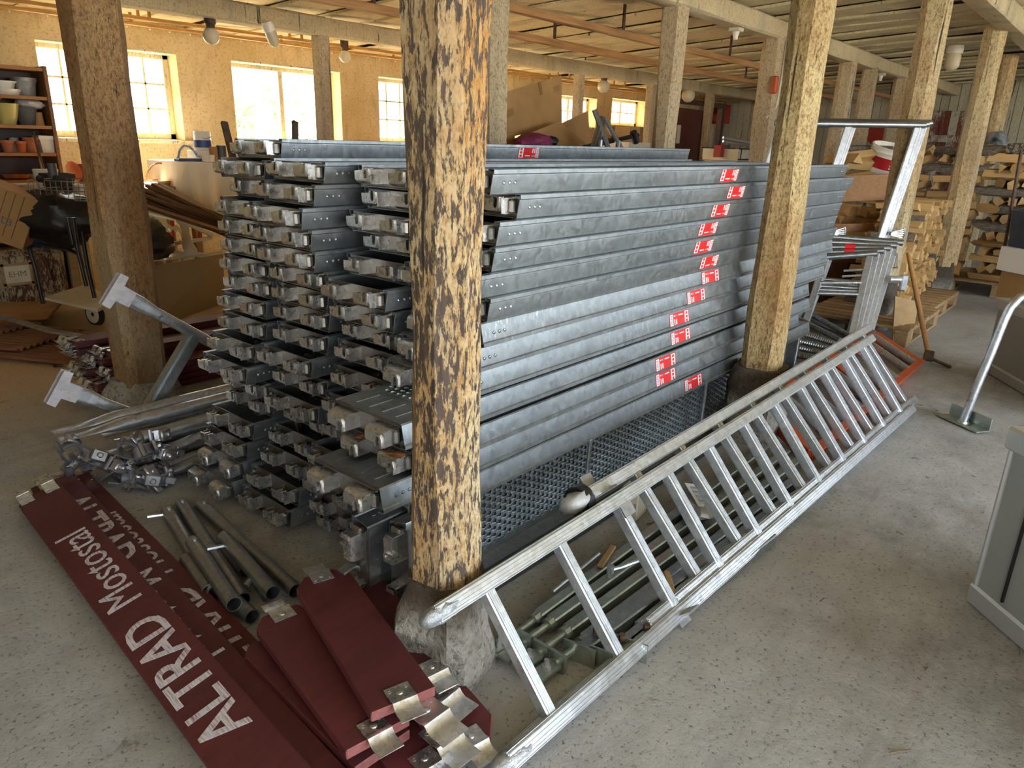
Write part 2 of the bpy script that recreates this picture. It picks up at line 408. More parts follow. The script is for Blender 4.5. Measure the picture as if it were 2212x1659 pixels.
portal((UB-.02,-2.05,1.15),(1.9,2.3),(1,0,0))
# end wall: whitewashed vertical boards
we=MB(); we.box((UE+.2,(VW+VR)/2,1.5),(.2,VW-VR+.6,3.0))
weo=build('wall_end',we,plain('end_wall_backing',(.20,.17,.12),.9),kind='structure',label='end wall of whitewashed vertical boards',cat='wall',smooth=False)
WB=postmat('whitewashed_board',(.60,.56,.43),(.40,.32,.18),(.14,.09,.05),.34,.30,.5)
pm=MB(); pm.box((0,0,1.5),(.035,.128,3.0),ch=.004); pme=mesh('plank',pm,WB,False)
v=VR+.07; k=0
while v<VW:
    put('plank',pme,weo,T((UE+.085+R.uniform(-.006,.006),v,0))@WM[weo.name].inverted() if False else WM[weo.name].inverted()@T((UE+.085+R.uniform(-.006,.006),v,0))); v+=.135
# ---------------------------------------------------------------- windows
WF=postmat('peeling_window_paint',(.74,.66,.46),(.45,.27,.10),(.16,.09,.04),.36,.34,.4)
for i,(a,b,z0,z1,nc,nr) in enumerate(WIN):
    o=thing('window_%d'%(i+1),['wide many-paned window behind the leaning left post','large two-paned window right of the first one','many-paned window half hidden by the tall peeling post','window hidden behind the open cardboard box','small many-paned window beside the cardboard flap','small many-paned window nearest the brown door'][i],'window',(a,VW,z0),kind='structure')
    y=VW+.20; f=MB(); t=.055
    for c,d in (((a+t/2,y,(z0+z1)/2),(t,.06,z1-z0)),((b-t/2,y,(z0+z1)/2),(t,.06,z1-z0)),(((a+b)/2,y,z0+t/2),(b-a,.06,t)),(((a+b)/2,y,z1-t/2),(b-a,.06,t))): f.box(c,d,ch=.004)
    if nc>2 or nc==2: f.box(((a+b)/2,y,(z0+z1)/2),(.05,.055,z1-z0-.02))
    build('window_frame',f,WF,o)
    mu=MB(); x0,x1=a+t,b-t
    for c in range(1,nc):
        if c*2!=nc: mu.box((x0+(x1-x0)*c/nc,y,(z0+z1)/2),(.016,.03,z1-z0-.06))
    for r_ in range(1,nr): mu.box(((a+b)/2,y,z0+t+(z1-z0-2*t)*r_/nr),(b-a-.06,.03,.016))
    if mu.v: build('muntin',mu,WF,o)
    pw=(x1-x0)/nc; ph=(z1-z0-2*t)/nr
    g=MB(); g.box((0,0,0),(pw-.004,.004,ph-.004)); gm=mesh('pane',g,MT['glass'],False)
    for c in range(nc):
        for r_ in range(nr): put('pane',gm,o,WM[o.name].inverted()@T((x0+pw*(c+.5),y+.01,z0+t+ph*(r_+.5))))
    s=MB(); s.box(((a+b)/2,VW+.08,z0-.02),(b-a+.12,.30,.035),ch=.006); s.box(((a+b)/2,VW+.10,z1-.008),(b-a,.20,.016),ch=.003)
    build('window_sill',s,WF,o)
    portal(((a+b)/2,VW+TH+.02,(z0+z1)/2),(b-a,z1-z0),(0,-1,0))
# a few bushes outside, seen bleached through the large window
for i,(x,y,h) in enumerate(((9.4,16,2.6),(8.0,14.5,1.8),(11.5,18,3.2),(6.0,15,1.3))):
    mb=MB()
    for k in range(420):
        th=R.uniform(0,6.28);ph=R.uniform(-.2,1.5);rr=h*.5*(.55+.45*R.random())
        c=V((x+rr*math.cos(th)*math.cos(ph),y+rr*math.sin(th)*math.cos(ph),-.1+h*.3+rr*math.sin(ph)*1.1)); s=.09
        a=V((R.gauss(0,1),R.gauss(0,1),R.gauss(0,1))).normalized(); b=a.orthogonal().normalized()
        mb.add([c-a*s,c+b*s*.5,c+a*s,c-b*s*.5],[(0,1,2,3)])
    mb.tube([(x,y,-.25),(x+.1,y,h*.5)],.05,6)
    build('garden_bush',mb,plain('bush_leaves_%d'%i,(.16,.22,.07),.7,0,.3,5,0),label=['tall pale bush outside the large window','low rounded bush outside the large window','tallest bush in the yard far outside','smallest bush outside the first window'][i],cat='bush',smooth=False)
# ---------------------------------------------------------------- ceiling
CB=postmat('limewashed_ceiling',(.76,.66,.43),(.42,.28,.11),(.17,.11,.05),.30,.36,.35)
def zc(v): return 2.52-.045*(v-1.2)
m=MB(); m.box(((UE+UB)/2,(VW+VR)/2,0),(UE-UB+1,VW-VR+1,.06),T((0,0,zc((VW+VR)/2)+.085))@M.Translation(((UE+UB)/2,(VW+VR)/2,0))@M.Rotation(-math.atan(.045),4,'X')@M.Translation((-(UE+UB)/2,-(VW+VR)/2,0)))
ceo=build('ceiling',m,CB,kind='structure',label='low limewashed board ceiling',cat='ceiling',smooth=False)
vc=(VW+VR)/2; L=VW-VR
pmes=[]
for k in range(4):
    p=MB(); n=9; wd=.47
    for s in range(n):      # slightly sagging boards, one edge lapped under the next
        y0=-L/2+L*s/n; y1=-L/2+L*(s+1)/n; z0=.016*math.sin(s*1.3+k); z1=.016*math.sin((s+1)*1.3+k)
        p.add([(-wd/2,y0,z0),(wd/2,y0,z0+.024),(wd/2,y1,z1+.024),(-wd/2,y1,z1),(-wd/2,y0,z0+.022),(wd/2,y0,z0+.046),(wd/2,y1,z1+.046),(-wd/2,y1,z1+.022)],[(0,1,2,3),(4,7,6,5),(0,4,5,1),(3,2,6,7),(0,3,7,4),(1,5,6,2)])
    pmes.append(mesh('plank',p,CB,False))
u=.2;k=0
while u<UE:
    put('plank',pmes[k%4],ceo,WM[ceo.name].inverted()@T((u,vc,zc(vc)))@M.Rotation(-math.atan(.045),4,'X')); u+=.462; k+=1
BEAM=postmat('limewashed_beam',(.62,.52,.34),(.40,.26,.12),(.15,.09,.05),.26,.33,.45)
def hewn_beam(name,a,b,wd,ht,mat,label,cat='beam'):
    mb=MB(); a=V(a);b=V(b);n=26;d=(b-a).normalized();y=V((0,0,1)).cross(d);rows=[]
    for i in range(n+1):
        p=a.lerp(b,i/n); ring=[]
        for (sy,sz) in ((-1,-.8),(-.8,-1),(.8,-1),(1,-.8),(1,.8),(.8,1),(-.8,1),(-1,.8)):
            ring.append(p+y*(sy*wd/2+R.uniform(-.006,.006))+V((0,0,sz*ht/2+R.uniform(-.006,.006))))
        rows.append(ring)
    vs=[q for r_ in rows for q in r_]; fs=[tuple(range(8))[::-1],tuple(n*8+j for j in range(8))]
    for i in range(n):
        for j in range(8): fs.append((i*8+j,i*8+(j+1)%8,i*8+8+(j+1)%8,i*8+8+j))
    mb.add(vs,fs); return build(name,mb,mat,label=label,cat=cat,kind='structure',smooth=40)
hewn_beam('ceiling_beam',(.3,1.22,2.435),(UE,1.22,2.435),.17,.15,BEAM,'thick hewn beam over the row of peeling posts')
hewn_beam('ceiling_beam',(.3,2.9,2.365),(UE,2.9,2.365),.17,.15,BEAM,'cracked limewashed beam over the middle row of posts')
hewn_beam('ceiling_beam',(.3,5.6,2.215),(UE,5.6,2.215),.14,.145,BEAM,'greyish beam carrying the hanging globe lamps near the windows')
BR=plain('brown_batten',(.42,.22,.09),.7,0,.25,10,.3,None,(.4,6,6))
for k,(vv,zz,lb) in enumerate(((3.55,2.20,'brown wooden batten under the ceiling, nearer the middle beam'),(4.25,2.17,'brown wooden batten under the ceiling, nearer the windows'))):
    hewn_beam('ceiling_batten',(.3,vv,zz),(UE-.2,vv,zz),.05,.055,BR,lb,'batten')
    mb=MB()
    u=1.5
    while u<UE: mb.box((u,vv,(zz+.03+zc(vv)-.0)/2),(.03,.012,zc(vv)-zz-.02)); u+=2.0
    build('batten_hanger',mb,MT['rust'],label='iron hanger straps of the '+('first' if k==0 else 'second')+' brown batten',cat='strap',kind='structure')
# drip pipes along the window wall
PIP=plain('ochre_pipe',(.50,.27,.08),.5,.1,.2,10,.1)
for k,(vv,zz) in enumerate(((6.9,2.20),(6.75,2.235),(6.55,2.205))):
    mb=MB(); mb.tube([(1.0,vv,zz),(6,vv,zz+.012),(10,vv,zz-.01),(UE-.3,vv,zz)],.014,8)
    o=build('ceiling_pipe',mb,PIP,label=['ochre pipe nearest the window wall','ochre pipe between two others below the ceiling','ochre pipe farthest from the window wall'][k],cat='pipe',kind='structure')
    mb=MB(); u=1.6
    while u<UE-.4: mb.box((u,vv,zz+.05),(.02,.02,.09)); u+=1.45
    build('pipe_clip',mb,PIP,o)
    if k==0:
        mb=MB(); u=1.9
        while u<9: mb.lathe([(0,-.016),(.008,-.008),(.006,0),(0,.004)],(u,vv,zz-.016),6); u+=R.uniform(.16,.26)
        d=build('water_drop',mb,MT['white_label'],o); d['kind']='stuff'
# ---------------------------------------------------------------- posts
def post(u,v,z0,z1,wd,mat,label,lean=(0,0),rot=0,ch=.30,stone=None,seed=1,waist=.0):
    rr=random.Random(seed); o=thing('timber_post',label,'post',(u,v,0)); n=26; mb=MB(); vs=[];fs=[]
    for i in range(n+1):
        f=i/n; z=z0+(z1-z0)*f; s=wd/2*(1+.05*math.sin(f*5+seed)+waist*(1-abs(2*f-1)))
        c=V((u+lean[0]*f,v+lean[1]*f,z)); cc=s*ch*2*(1+.25*math.sin(f*7+seed*2))
        pts=[(-s,-s+cc),(-s+cc,-s),(s-cc,-s),(s,-s+cc),(s,s-cc),(s-cc,s),(-s+cc,s),(-s,s-cc)]
        for j,(x,y) in enumerate(pts):
            q=V((x,y,0)); q.rotate(M.Rotation(math.radians(rot+3*math.sin(f*3+seed)),3,'Z'))
            jt=.010*(NZ.noise(V((j*3.1+seed*9,f*9,0)))); q*=1+jt*6
            vs.append(c+q+V((0,0,(rr.uniform(-.02,.012) if i==0 else 0))))
    fs=[tuple(range(8))[::-1],tuple(n*8+j for j in range(8))]
    for i in range(n):
        for j in range(8): fs.append((i*8+j,i*8+(j+1)%8,i*8+8+(j+1)%8,i*8+8+j))
    mb.add(vs,fs); build('shaft',mb,mat,o,30)
    if stone:
        sw,rt=stone; mb=MB(); vs=[];n=9;k=20;h=z0+.03
        for i in range(n+1):
            f=i/n
            for j in range(k):
                a=2*math.pi*j/k; sq=1/max(abs(math.cos(a)),abs(math.sin(a))); rad=sw/2*min(sq,1.26)*(1.05-.16*f**3)
                q=V((rad*math.cos(a),rad*math.sin(a),h*f)); q.rotate(M.Rotation(math.radians(rt),3,'Z'))
                q*=1; nn=NZ.noise(q*7+V((seed*5,0,0)))*.035+NZ.noise(q*19+V((seed*3,1,0)))*.012
                vs.append(V((u,v,0))+q+V((q.x,q.y,0)).normalized()*nn+V((0,0,(NZ.noise(q*9)*.02 if 0<i<n else 0))))
        fs=[tuple(range(k))[::-1],tuple(n*k+j for j in range(k))]
        for i in range(n):
            for j in range(k): fs.append((i*k+j,i*k+(j+1)%k,i*k+k+(j+1)%k,i*k+k+j))
        mb.add(vs,fs); build('stone_base',mb,MT['stone'],o,50)
    return o
PA=postmat('post_ochre_grey',(.42,.275,.125),(.27,.135,.05),(.07,.04,.025),.34,.68,.80,.3)
PC=postmat('post_heavily_peeled',(.58,.47,.29),(.46,.24,.07),(.075,.052,.040),.475,.58,.55,.5)
PB=postmat('post_yellowed',(.60,.49,.26),(.32,.18,.06),(.10,.06,.03),.37,.60,.75)
PD=postmat('post_cream',(.60,.48,.28),(.40,.23,.09),(.12,.08,.045),.35,.56,.70)
PW=postmat('post_beige',(.54,.43,.28),(.36,.21,.10),(.14,.09,.05),.29,.50,.65)
def zb(v): return zc(v)-.085
post(1.135,1.155,.27,2.40,.160,PC,'tall post with heavily peeling cream paint on a granite base',rot=8,stone=(.205,10),seed=3,ch=.24)
post(1.475,3.72,.12,2.365,.215,PA,'ochre brown post beside the stacked red toe boards',rot=6,stone=(.27,20),seed=5,ch=.22)
post(3.31,1.225,.34,2.40,.165,PB,'yellowed flaking post in front of the stacked steel decks',rot=4,stone=(.23,5),seed=8,ch=.25)
post(6.24,1.44,.40,2.40,.195,PD,'cream post behind the leaning aluminium frames',rot=8,stone=(.17,0),seed=11,ch=.25)
post(7.92,1.33,.36,2.40,.185,PD,'cream post with a dark grey painted foot between two woodpiles',lean=(.0,.0),rot=15,stone=(.165,9),seed=13,ch=.28)
post(10.3,1.55,0,2.42,.20,PD,'cream post rising behind the farther woodpile',seed=17,rot=4)
ml=['behind the tall peeling post','above the far corner of the deck stack','with a conduit and a small red box','farther on, before the boarded end wall','next to the end of the middle beam','at the far end of the middle row']
for k,u in enumerate((3.21,5.17,7.02,9.15,10.0,11.4)): post(u,2.9,0,2.31,.155 if k<2 else .18,PW,'beige post of the middle row, '+ml[k],seed=20+k,rot=4+k*2,ch=.2)
wl=['standing before the large two-paned window','hidden behind the tall peeling post','beside the open cardboard box','between the steel tubes and the brown door','rising at the far side of the brown door']
for k,u in enumerate((4.03,5.9,7.77,9.5,11.3)): post(u,5.6,0,2.16,.115,PW,'slim beige post near the windows, '+wl[k],seed=30+k,rot=2,ch=.12)
# ---------------------------------------------------------------- steel scaffold decks
DL=3.07; DW=.16; DH=.0697; KZ=.955
def deck_meshes():
    # perforated plate: staggered round holes with pressed rims
    mb=MB(); p=.0262; x0=.145; nx=106; ny=9; hy=p*ny/2; zt=.0715
    r=.0074
    for i in range(nx):
        for j in range(ny):
            cx=x0+p*(i+.5); cy=-hy+p*(j+.5)+(p/2 if i%2 else 0)-p/4
            h=p/2; vs=[]
            for a in range(8):
                an=math.pi/4*a; k=1/max(abs(math.cos(an)),abs(math.sin(an)))
                vs.append((cx+h*k*math.cos(an),cy+h*k*math.sin(an),zt))
            for a in range(8):
                an=math.pi/4*a; vs.append((cx+r*1.25*math.cos(an),cy+r*1.25*math.sin(an),zt+.0022))
            for a in range(8):
                an=math.pi/4*a; vs.append((cx+r*math.cos(an),cy+r*math.sin(an),zt-.005))
            mb.add(vs,[(a,(a+1)%8,8+(a+1)%8,8+a) for a in range(8)]+[(8+a,8+(a+1)%8,16+(a+1)%8,16+a) for a in range(8)])
    xe=x0+p*nx
    for s in(-1,1):                                     # plain margins along the sides
        mb.box((DL/2,s*(hy+.138)/2,zt-.0006),(DL-.02,.138-hy+p*.55,.0012))
    for a,b in((.006,x0),(xe,DL-.006)): mb.box(((a+b)/2,0,zt-.0010),(b-a,.272,.0014))
    for xc in(.075,DL-.075):                            # pressed ribs near each end
        for yy in(-.085,-.028,.028,.085): mb.box((xc,yy,zt+.0005),(.085,.005,.003),ch=.001)
    for q in mb.v: q.z*=KZ
    plate=mesh('perforated_plate',mb,MT['galv'],False)
    mb=MB(); P=[(.136,.0715),(.1425,.0745),(.1465,.0705),(.149,.058),(.1565,.020),(.1565,.016),(.1605,.013),(.1605,.0015),(.158,.0),(.139,.0),(.138,.011)]
    Q=[]
    for i,(a,b) in enumerate(P):
        t=V((P[min(i+1,len(P)-1)][0]-P[max(i-1,0)][0],P[min(i+1,len(P)-1)][1]-P[max(i-1,0)][1])).normalized(); Q.append((a-(-t.y)*.0018*-1 if False else a+t.y*.0018,b-t.x*.0018))
    loop=P+Q[::-1]; n=len(loop); vs=[];NXS=[0,.04,DL-.04,DL]
    for x in NXS: vs+=[(x,a,b) for a,b in loop]
    fs=[tuple(range(n))[::-1],tuple(3*n+i for i in range(n))]
    for k in range(3):
        for i in range(n): fs.append((k*n+i,k*n+(i+1)%n,k*n+n+(i+1)%n,k*n+n+i))
    mb.add(vs,fs)
    tilt=math.atan2(.0075,.038)
    for xr in(.05,.074,.098,DL-.05,DL-.074,DL-.098):    # rivets through the side
        X=T((xr,.1532,.038))@M.Rotation(math.pi/2-.0-tilt,4,'X')@M.Rotation(math.pi,4,'X'); mb.lathe([(.0062,-.001),(.0062,.0012),(.004,.0026),(0,.003)],n=8,X=X)
    for q in mb.v: q.z*=KZ
    side=mesh('side_rail',mb,MT['galv'],30)
    mb=MB(); mb.prism([(-.150,.006),(.150,.006),(.137,.066),(-.137,.066)],.003,M(((0,0,1,.010),(1,0,0,0),(0,1,0,0),(0,0,0,1))))
    mb.box((.004,0,.066),(.018,.27,.003)); 
    for s in(-1,1): mb.box((-.004,s*.131,.034),(.022,.018,.042),ch=.006)      # bulged corners of the pressing
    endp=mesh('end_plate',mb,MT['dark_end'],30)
    # claw: a hollow pressed dome with a rimmed slot that drops over a pin
    def clawmesh(sg):
        mb=MB(); YZ=lambda x:M(((0,0,1,x),(sg,0,0,0),(0,1,0,0),(0,0,0,1)))
        fr=[(-.047,.006),(-.047,.030),(-.040,.037),(.026,.037),(.033,.030),(.033,.0),(.0205,.0),(.0205,.021),(.0165,.028),(.0085,.028),(.0045,.021),(.0045,.0),(-.012,.004)]
        mb.prism(fr,.003,YZ(-.044))
        rim=[(.0275,-.003),(.0275,.024),(.0210,.0345),(.0040,.0345),(-.0025,.024),(-.0025,-.003),(.0045,-.003),(.0045,.021),(.0085,.028),(.0165,.028),(.0205,.021),(.0205,-.003)]
        mb.prism(rim,.022,YZ(-.049))
        pr=[(.012,.046),(-.026,.046),(-.037,.0425),(-.0435,.034),(-.0405,.033),(-.035,.0395),(-.026,.043),(.012,.043)]
        mb.prism(pr,.080,M(((1,0,0,0),(0,0,1,-.047 if sg>0 else -.033),(0,1,0,0),(0,0,0,1))))
        mb.bar((.010,sg*.032,.022),(-.043,sg*.032,.022),.003,.044); mb.bar((.010,-sg*.046,.026),(-.030,-sg*.046,.026),.0025,.036)
        return mesh('claw',mb,MT['galv_end'],40)
    claw=clawmesh(1); wing=clawmesh(-1)
    mb=MB(); mb.box((0,0,.03),(.03,.285,.028),ch=.004); rib=mesh('cross_rib',mb,MT['galv'],False)
    mb=MB(); W_,H_=.118,.050
    mb.box((0,0,0),(W_,.0006,H_),mi=0); mb.box((.003,-.0005,0),(.070,.0006,H_-.004),mi=1); mb.box((0,-.0003,H_/2-.001),(W_,.0006,.003),mi=1); mb.box((0,-.0003,-H_/2+.001),(W_,.0006,.003),mi=1); mb.box((W_/2-.001,-.0003,0),(.003,.0006,H_),mi=1); mb.box((-W_/2+.001,-.0003,0),(.003,.0006,H_),mi=1)
    for zz in(.014,0,-.014): mb.box((-.045,-.0006,zz),(.011,.0006,.010),mi=1)
    for zz,ww in((.012,.018),(.006,.022),(.0,.018),(-.006,.024)): mb.box((-.008,-.0010,zz),(ww,.0004,.0013),mi=2)
    mb.box((-.008,-.0010,-.0145),(.028,.0004,.004),mi=0)
    mb.box((.0195,-.0010,.008),(.006,.0004,.019),mi=0); mb.box((.0305,-.0010,.008),(.005,.0004,.021),mi=0); mb.box((.021,-.0010,-.015),(.013,.0004,.007),mi=3); mb.box((.031,-.0010,-.015),(.005,.0004,.005),mi=0)
    for k in range(7): mb.box((.048,-.0008,-.016+k*.005),(.012,.0004,.002 if k%2 else .003),mi=3)
    for q in mb.v: q.x*=1.38; q.z*=1.10
    lab=mesh('label_sticker',mb,[MT['white_label'],MT['red_label'],MT['red_paint'],MT['grey_label']],False)
    return plate,side,endp,claw,wing,rib,lab
D_PLATE,D_SIDE,D_END,D_CLAW,D_WING,D_RIB,D_LAB=deck_meshes()
FL=M.Rotation(math.pi,4,'Z')
def deck(X,label,group,sticker=None,fine=True,mirror=False):
    """X: frame with X along the deck, Z up when the walking side is up"""
    o=thing('scaffold_deck',label,'scaffold deck',(0,0,0),None,group); o.matrix_world=X; WM[o.name]=X
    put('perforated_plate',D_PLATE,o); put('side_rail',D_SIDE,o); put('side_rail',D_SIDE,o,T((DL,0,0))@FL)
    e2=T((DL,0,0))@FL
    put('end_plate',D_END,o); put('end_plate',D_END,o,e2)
    for y in((-.075,.092) if not mirror else (.075,-.092)):
        put('claw',D_WING if mirror else D_CLAW,o,T((0,y,.010))); put('claw',D_WING if mirror else D_CLAW,o,e2@T((0,y,.010)))
    if fine:
        for x in(.62,1.23,1.84,2.45): put('cross_rib',D_RIB,o,T((x,0,.012)))
    if sticker is not None: put('label_sticker',D_LAB,o,sticker)
    return o
def up(u,v,z,yaw=0,roll=0): return T((u,v,z))@rz(yaw)@rx(roll)
def inv(u,v,z,yaw=0,roll=0): return T((u,v,z))@rz(yaw)@rx(roll)@T((0,0,DH))@M.Rotation(math.pi,4,'X')
c1=lambda x,y:(400+x/3.607,280+y/3.607)
c2=lambda x,y:(400+x/3.607,700+y/3.607)
COLS={
 'back':(2.38,[c1(325,110),c1(190,240),c1(320,400),c1(205,540),c1(228,690),c1(245,835),c1(240,985),c1(270,1125),c1(222,1275),c1(228,1435),c2(143,85),c2(75,250),c2(270,400),c2(295,510),c2(145,690),c2(100,865),c2(80,1030),c2(0,1150)],{16,17},'back column of the stack'),
 'second':(2.04,[c1(600,275),c1(525,440),c1(430,600),c1(505,755),c1(535,915),c1(630,1060),c1(645,1210),c1(660,1355),c2(655,10),c2(530,185),c2(655,340),c2(590,540),c2(740,650),c2(625,830),c2(565,1020),c2(455,1180),c2(390,1350)],set(),'second column from the back'),
 'third':(1.70,[c1(1290,330),c1(1345,505),c1(1225,660),c1(1360,850),c1(1205,1010),c1(1025,1180),c1(1095,1350),c1(1190,1500),c2(1130,130),c2(1100,310),c2(1030,520),c2(1035,690),c2(915,850),c2(880,1100),c2(940,1370),c2(995,1510)],set(),'third column, behind the front one'),
}
ORD=['top','second','third','fourth','fifth','sixth','seventh','eighth','ninth','tenth','eleventh','twelfth','thirteenth','fourteenth','fifteenth','sixteenth','seventeenth','eighteenth']
for name,(v0,tabs,ups,desc) in COLS.items():
    vt=v0+.30; pts=[OV(x,y,vt) for x,y in tabs]; n=len(pts)
    zs=[p.z-(.052 if i in ups else .063) for i,p in enumerate(pts)]
    z=[0]*n; prev=-.05
    for i in range(n-1,-1,-1):
        z[i]=max(zs[i],prev+.0711,.012); z[i]=min(z[i],prev+.088) if i<n-1 else max(.012,min(z[i],.03)); prev=z[i]
    for i in range(n):
        yaw=R.uniform(-.35,.35); roll=R.uniform(-.2,.2)
        if i==0 and name=='back': roll=-.9
        f=up if i in ups else inv
        lab='steel deck, claws %s, %s in the %s'%('down' if i in ups else 'up',ORD[i]+(' from top' if i else ' one'),desc)
        o=deck(f(pts[i].x+.045,v0+.16,z[i],yaw,roll),lab,'steel scaffold decks in the stack',mirror=i in ups)
        if i==0 and name=='back':
            q=OV(1145,336,v0); loc=WM[o.name].inverted()@q; s=T((loc.x,.1536,.0355))@M.Rotation(math.pi+math.atan2(.0075,.038),4,'X')
            put('label_sticker',D_LAB,o,s)
# front column: faces seen along their whole length
VF=1.36
tops=[384,437,493,548,600,655,(380+755/2.304),(380+870/2.304),(380+968/2.304),(380+1100/2.304),(380+1240/2.304),(380+1345/2.304),(380+1468/2.304)]
lefts=[(1067,386),(1125,437),(1080,493),(1070,548),(1040,605),(1060,655),(1046,712)]
ul=[OV(x,y,VF).x for x,y in lefts]+[1.43+.02,1.39,1.185,1.225,1.105,1.30]
stick=[(1577,376),(1589,415),(1557,453),(1532,491),(1522,524),(1534,564),(1536,594),(1507,630),(1467,682),(1471,720),(1438,776),(1441,799),(1499,811)]
zt=[OV(1057,y,VF).z for y in tops]; z=[t-DH for t in zt]
zz=.292
for i in range(12,-1,-1): z[i]=max(z[i],zz); zz=z[i]+.0711
for i in range(13):
    invd=i<6
    lab='steel deck with red sticker, claws %s, %s in the front column'%('up' if invd else 'down',ORD[i]+(' from top' if i else ' one'))
    X=(inv if invd else up)(ul[i],VF+.16,z[i],R.uniform(-.15,.15) ,0)
    o=deck(X,lab,'steel scaffold decks in the stack',mirror=not invd); q=OV(*stick[i],VF+.006); loc=X.inverted()@q; t=math.atan2(.0075,.038)
    if invd: s=T((loc.x,.1536,.0355))@M.Rotation(math.pi+t,4,'X')
    else: s=T((loc.x,-.1536,.0355))@M.Rotation(-t,4,'X')@M.Rotation(math.pi,4,'Y')
    put('label_sticker',D_LAB,o,s)
# decks standing on edge under the front column, open side towards the viewer for the outer one
for k,(uu,vv,tl) in enumerate(((1.19,1.372,0),(1.12,1.455,0),(1.30,1.60,0))):
    # local Z (walking side) points away from the viewer
    X=T((uu,vv-.005,.168))@rx(-90+ -1) if k!=1 else T((uu,vv+.07,.168))@rx(90+1)
    deck(X,['steel scaffold deck on edge below the front column, open side showing','steel scaffold deck on edge, nested behind the outer one','innermost steel scaffold deck on edge below the front column'][k],'steel scaffold decks on edge',fine=False)
od=bpy.data.objects['scaffold_deck.%03d'%(sum(len(c[1]) for c in COLS.values())+13)]
for x in(2.08,3.02,4.2):
    mb=MB(); mb.bar((x,VF+.000,.318),(x-.015,VF+.002,.02),.018,.012,(0,1,0),ch=.003); build('stiffener_bar',mb,MT['galv'],od)
# leaves lying on two deck plates
def leaf(u,v,z,s,rot,lab):
    mb=MB(); n=10; vs=[(0,0,.012*s/.03)]
    for k in range(n):
        a=6.283*k/n; r_=s*(1+.25*math.sin(3*a+rot)+.1*R.random()); vs.append((r_*math.cos(a),r_*.72*math.sin(a),.004+.006*R.random()))
    mb.add(vs,[(0,1+k,1+(k+1)%n) for k in range(n)],0,T((u,v,z))@rz(rot*57)); mb.add([(0,0,0),(s*1.5,.004,.006),(s*1.5,-.004,.006)],[(0,1,2)],0,T((u,v,z+.003))@rz(rot*57))
    build('dry_leaf',mb,MT['leaf'],label=lab,cat='leaf',smooth=False)
zl=z[10]+DH; zq=z[9]+DH
for (x,y,s,r_,lab) in ((790,945,.030,.3,'large brown curled leaf on the lower protruding deck'),(855,988,.026,1.9,'pale brown leaf near the outer edge of the lower protruding deck'),(815,945,.012,.9,'tiny orange leaf scrap beside the large leaf'),(832,978,.012,2.6,'small dark leaf scrap between two leaves')):
    p=G(x,y,zl+.002); leaf(p.x,p.y,zl+.003,s,r_,lab)
p=G(866,782,zq+.002); leaf(p.x,p.y,zq+.003,.02,1.2,'reddish leaf on the upper protruding deck by the post')
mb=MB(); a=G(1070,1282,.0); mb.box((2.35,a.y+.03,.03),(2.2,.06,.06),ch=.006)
build('timber_bearer',mb,plain('sooty_timber',(.035,.033,.034),.8,0,.3,9,.3),label='dark timber bearer lying in front of the on-edge decks',cat='timber')
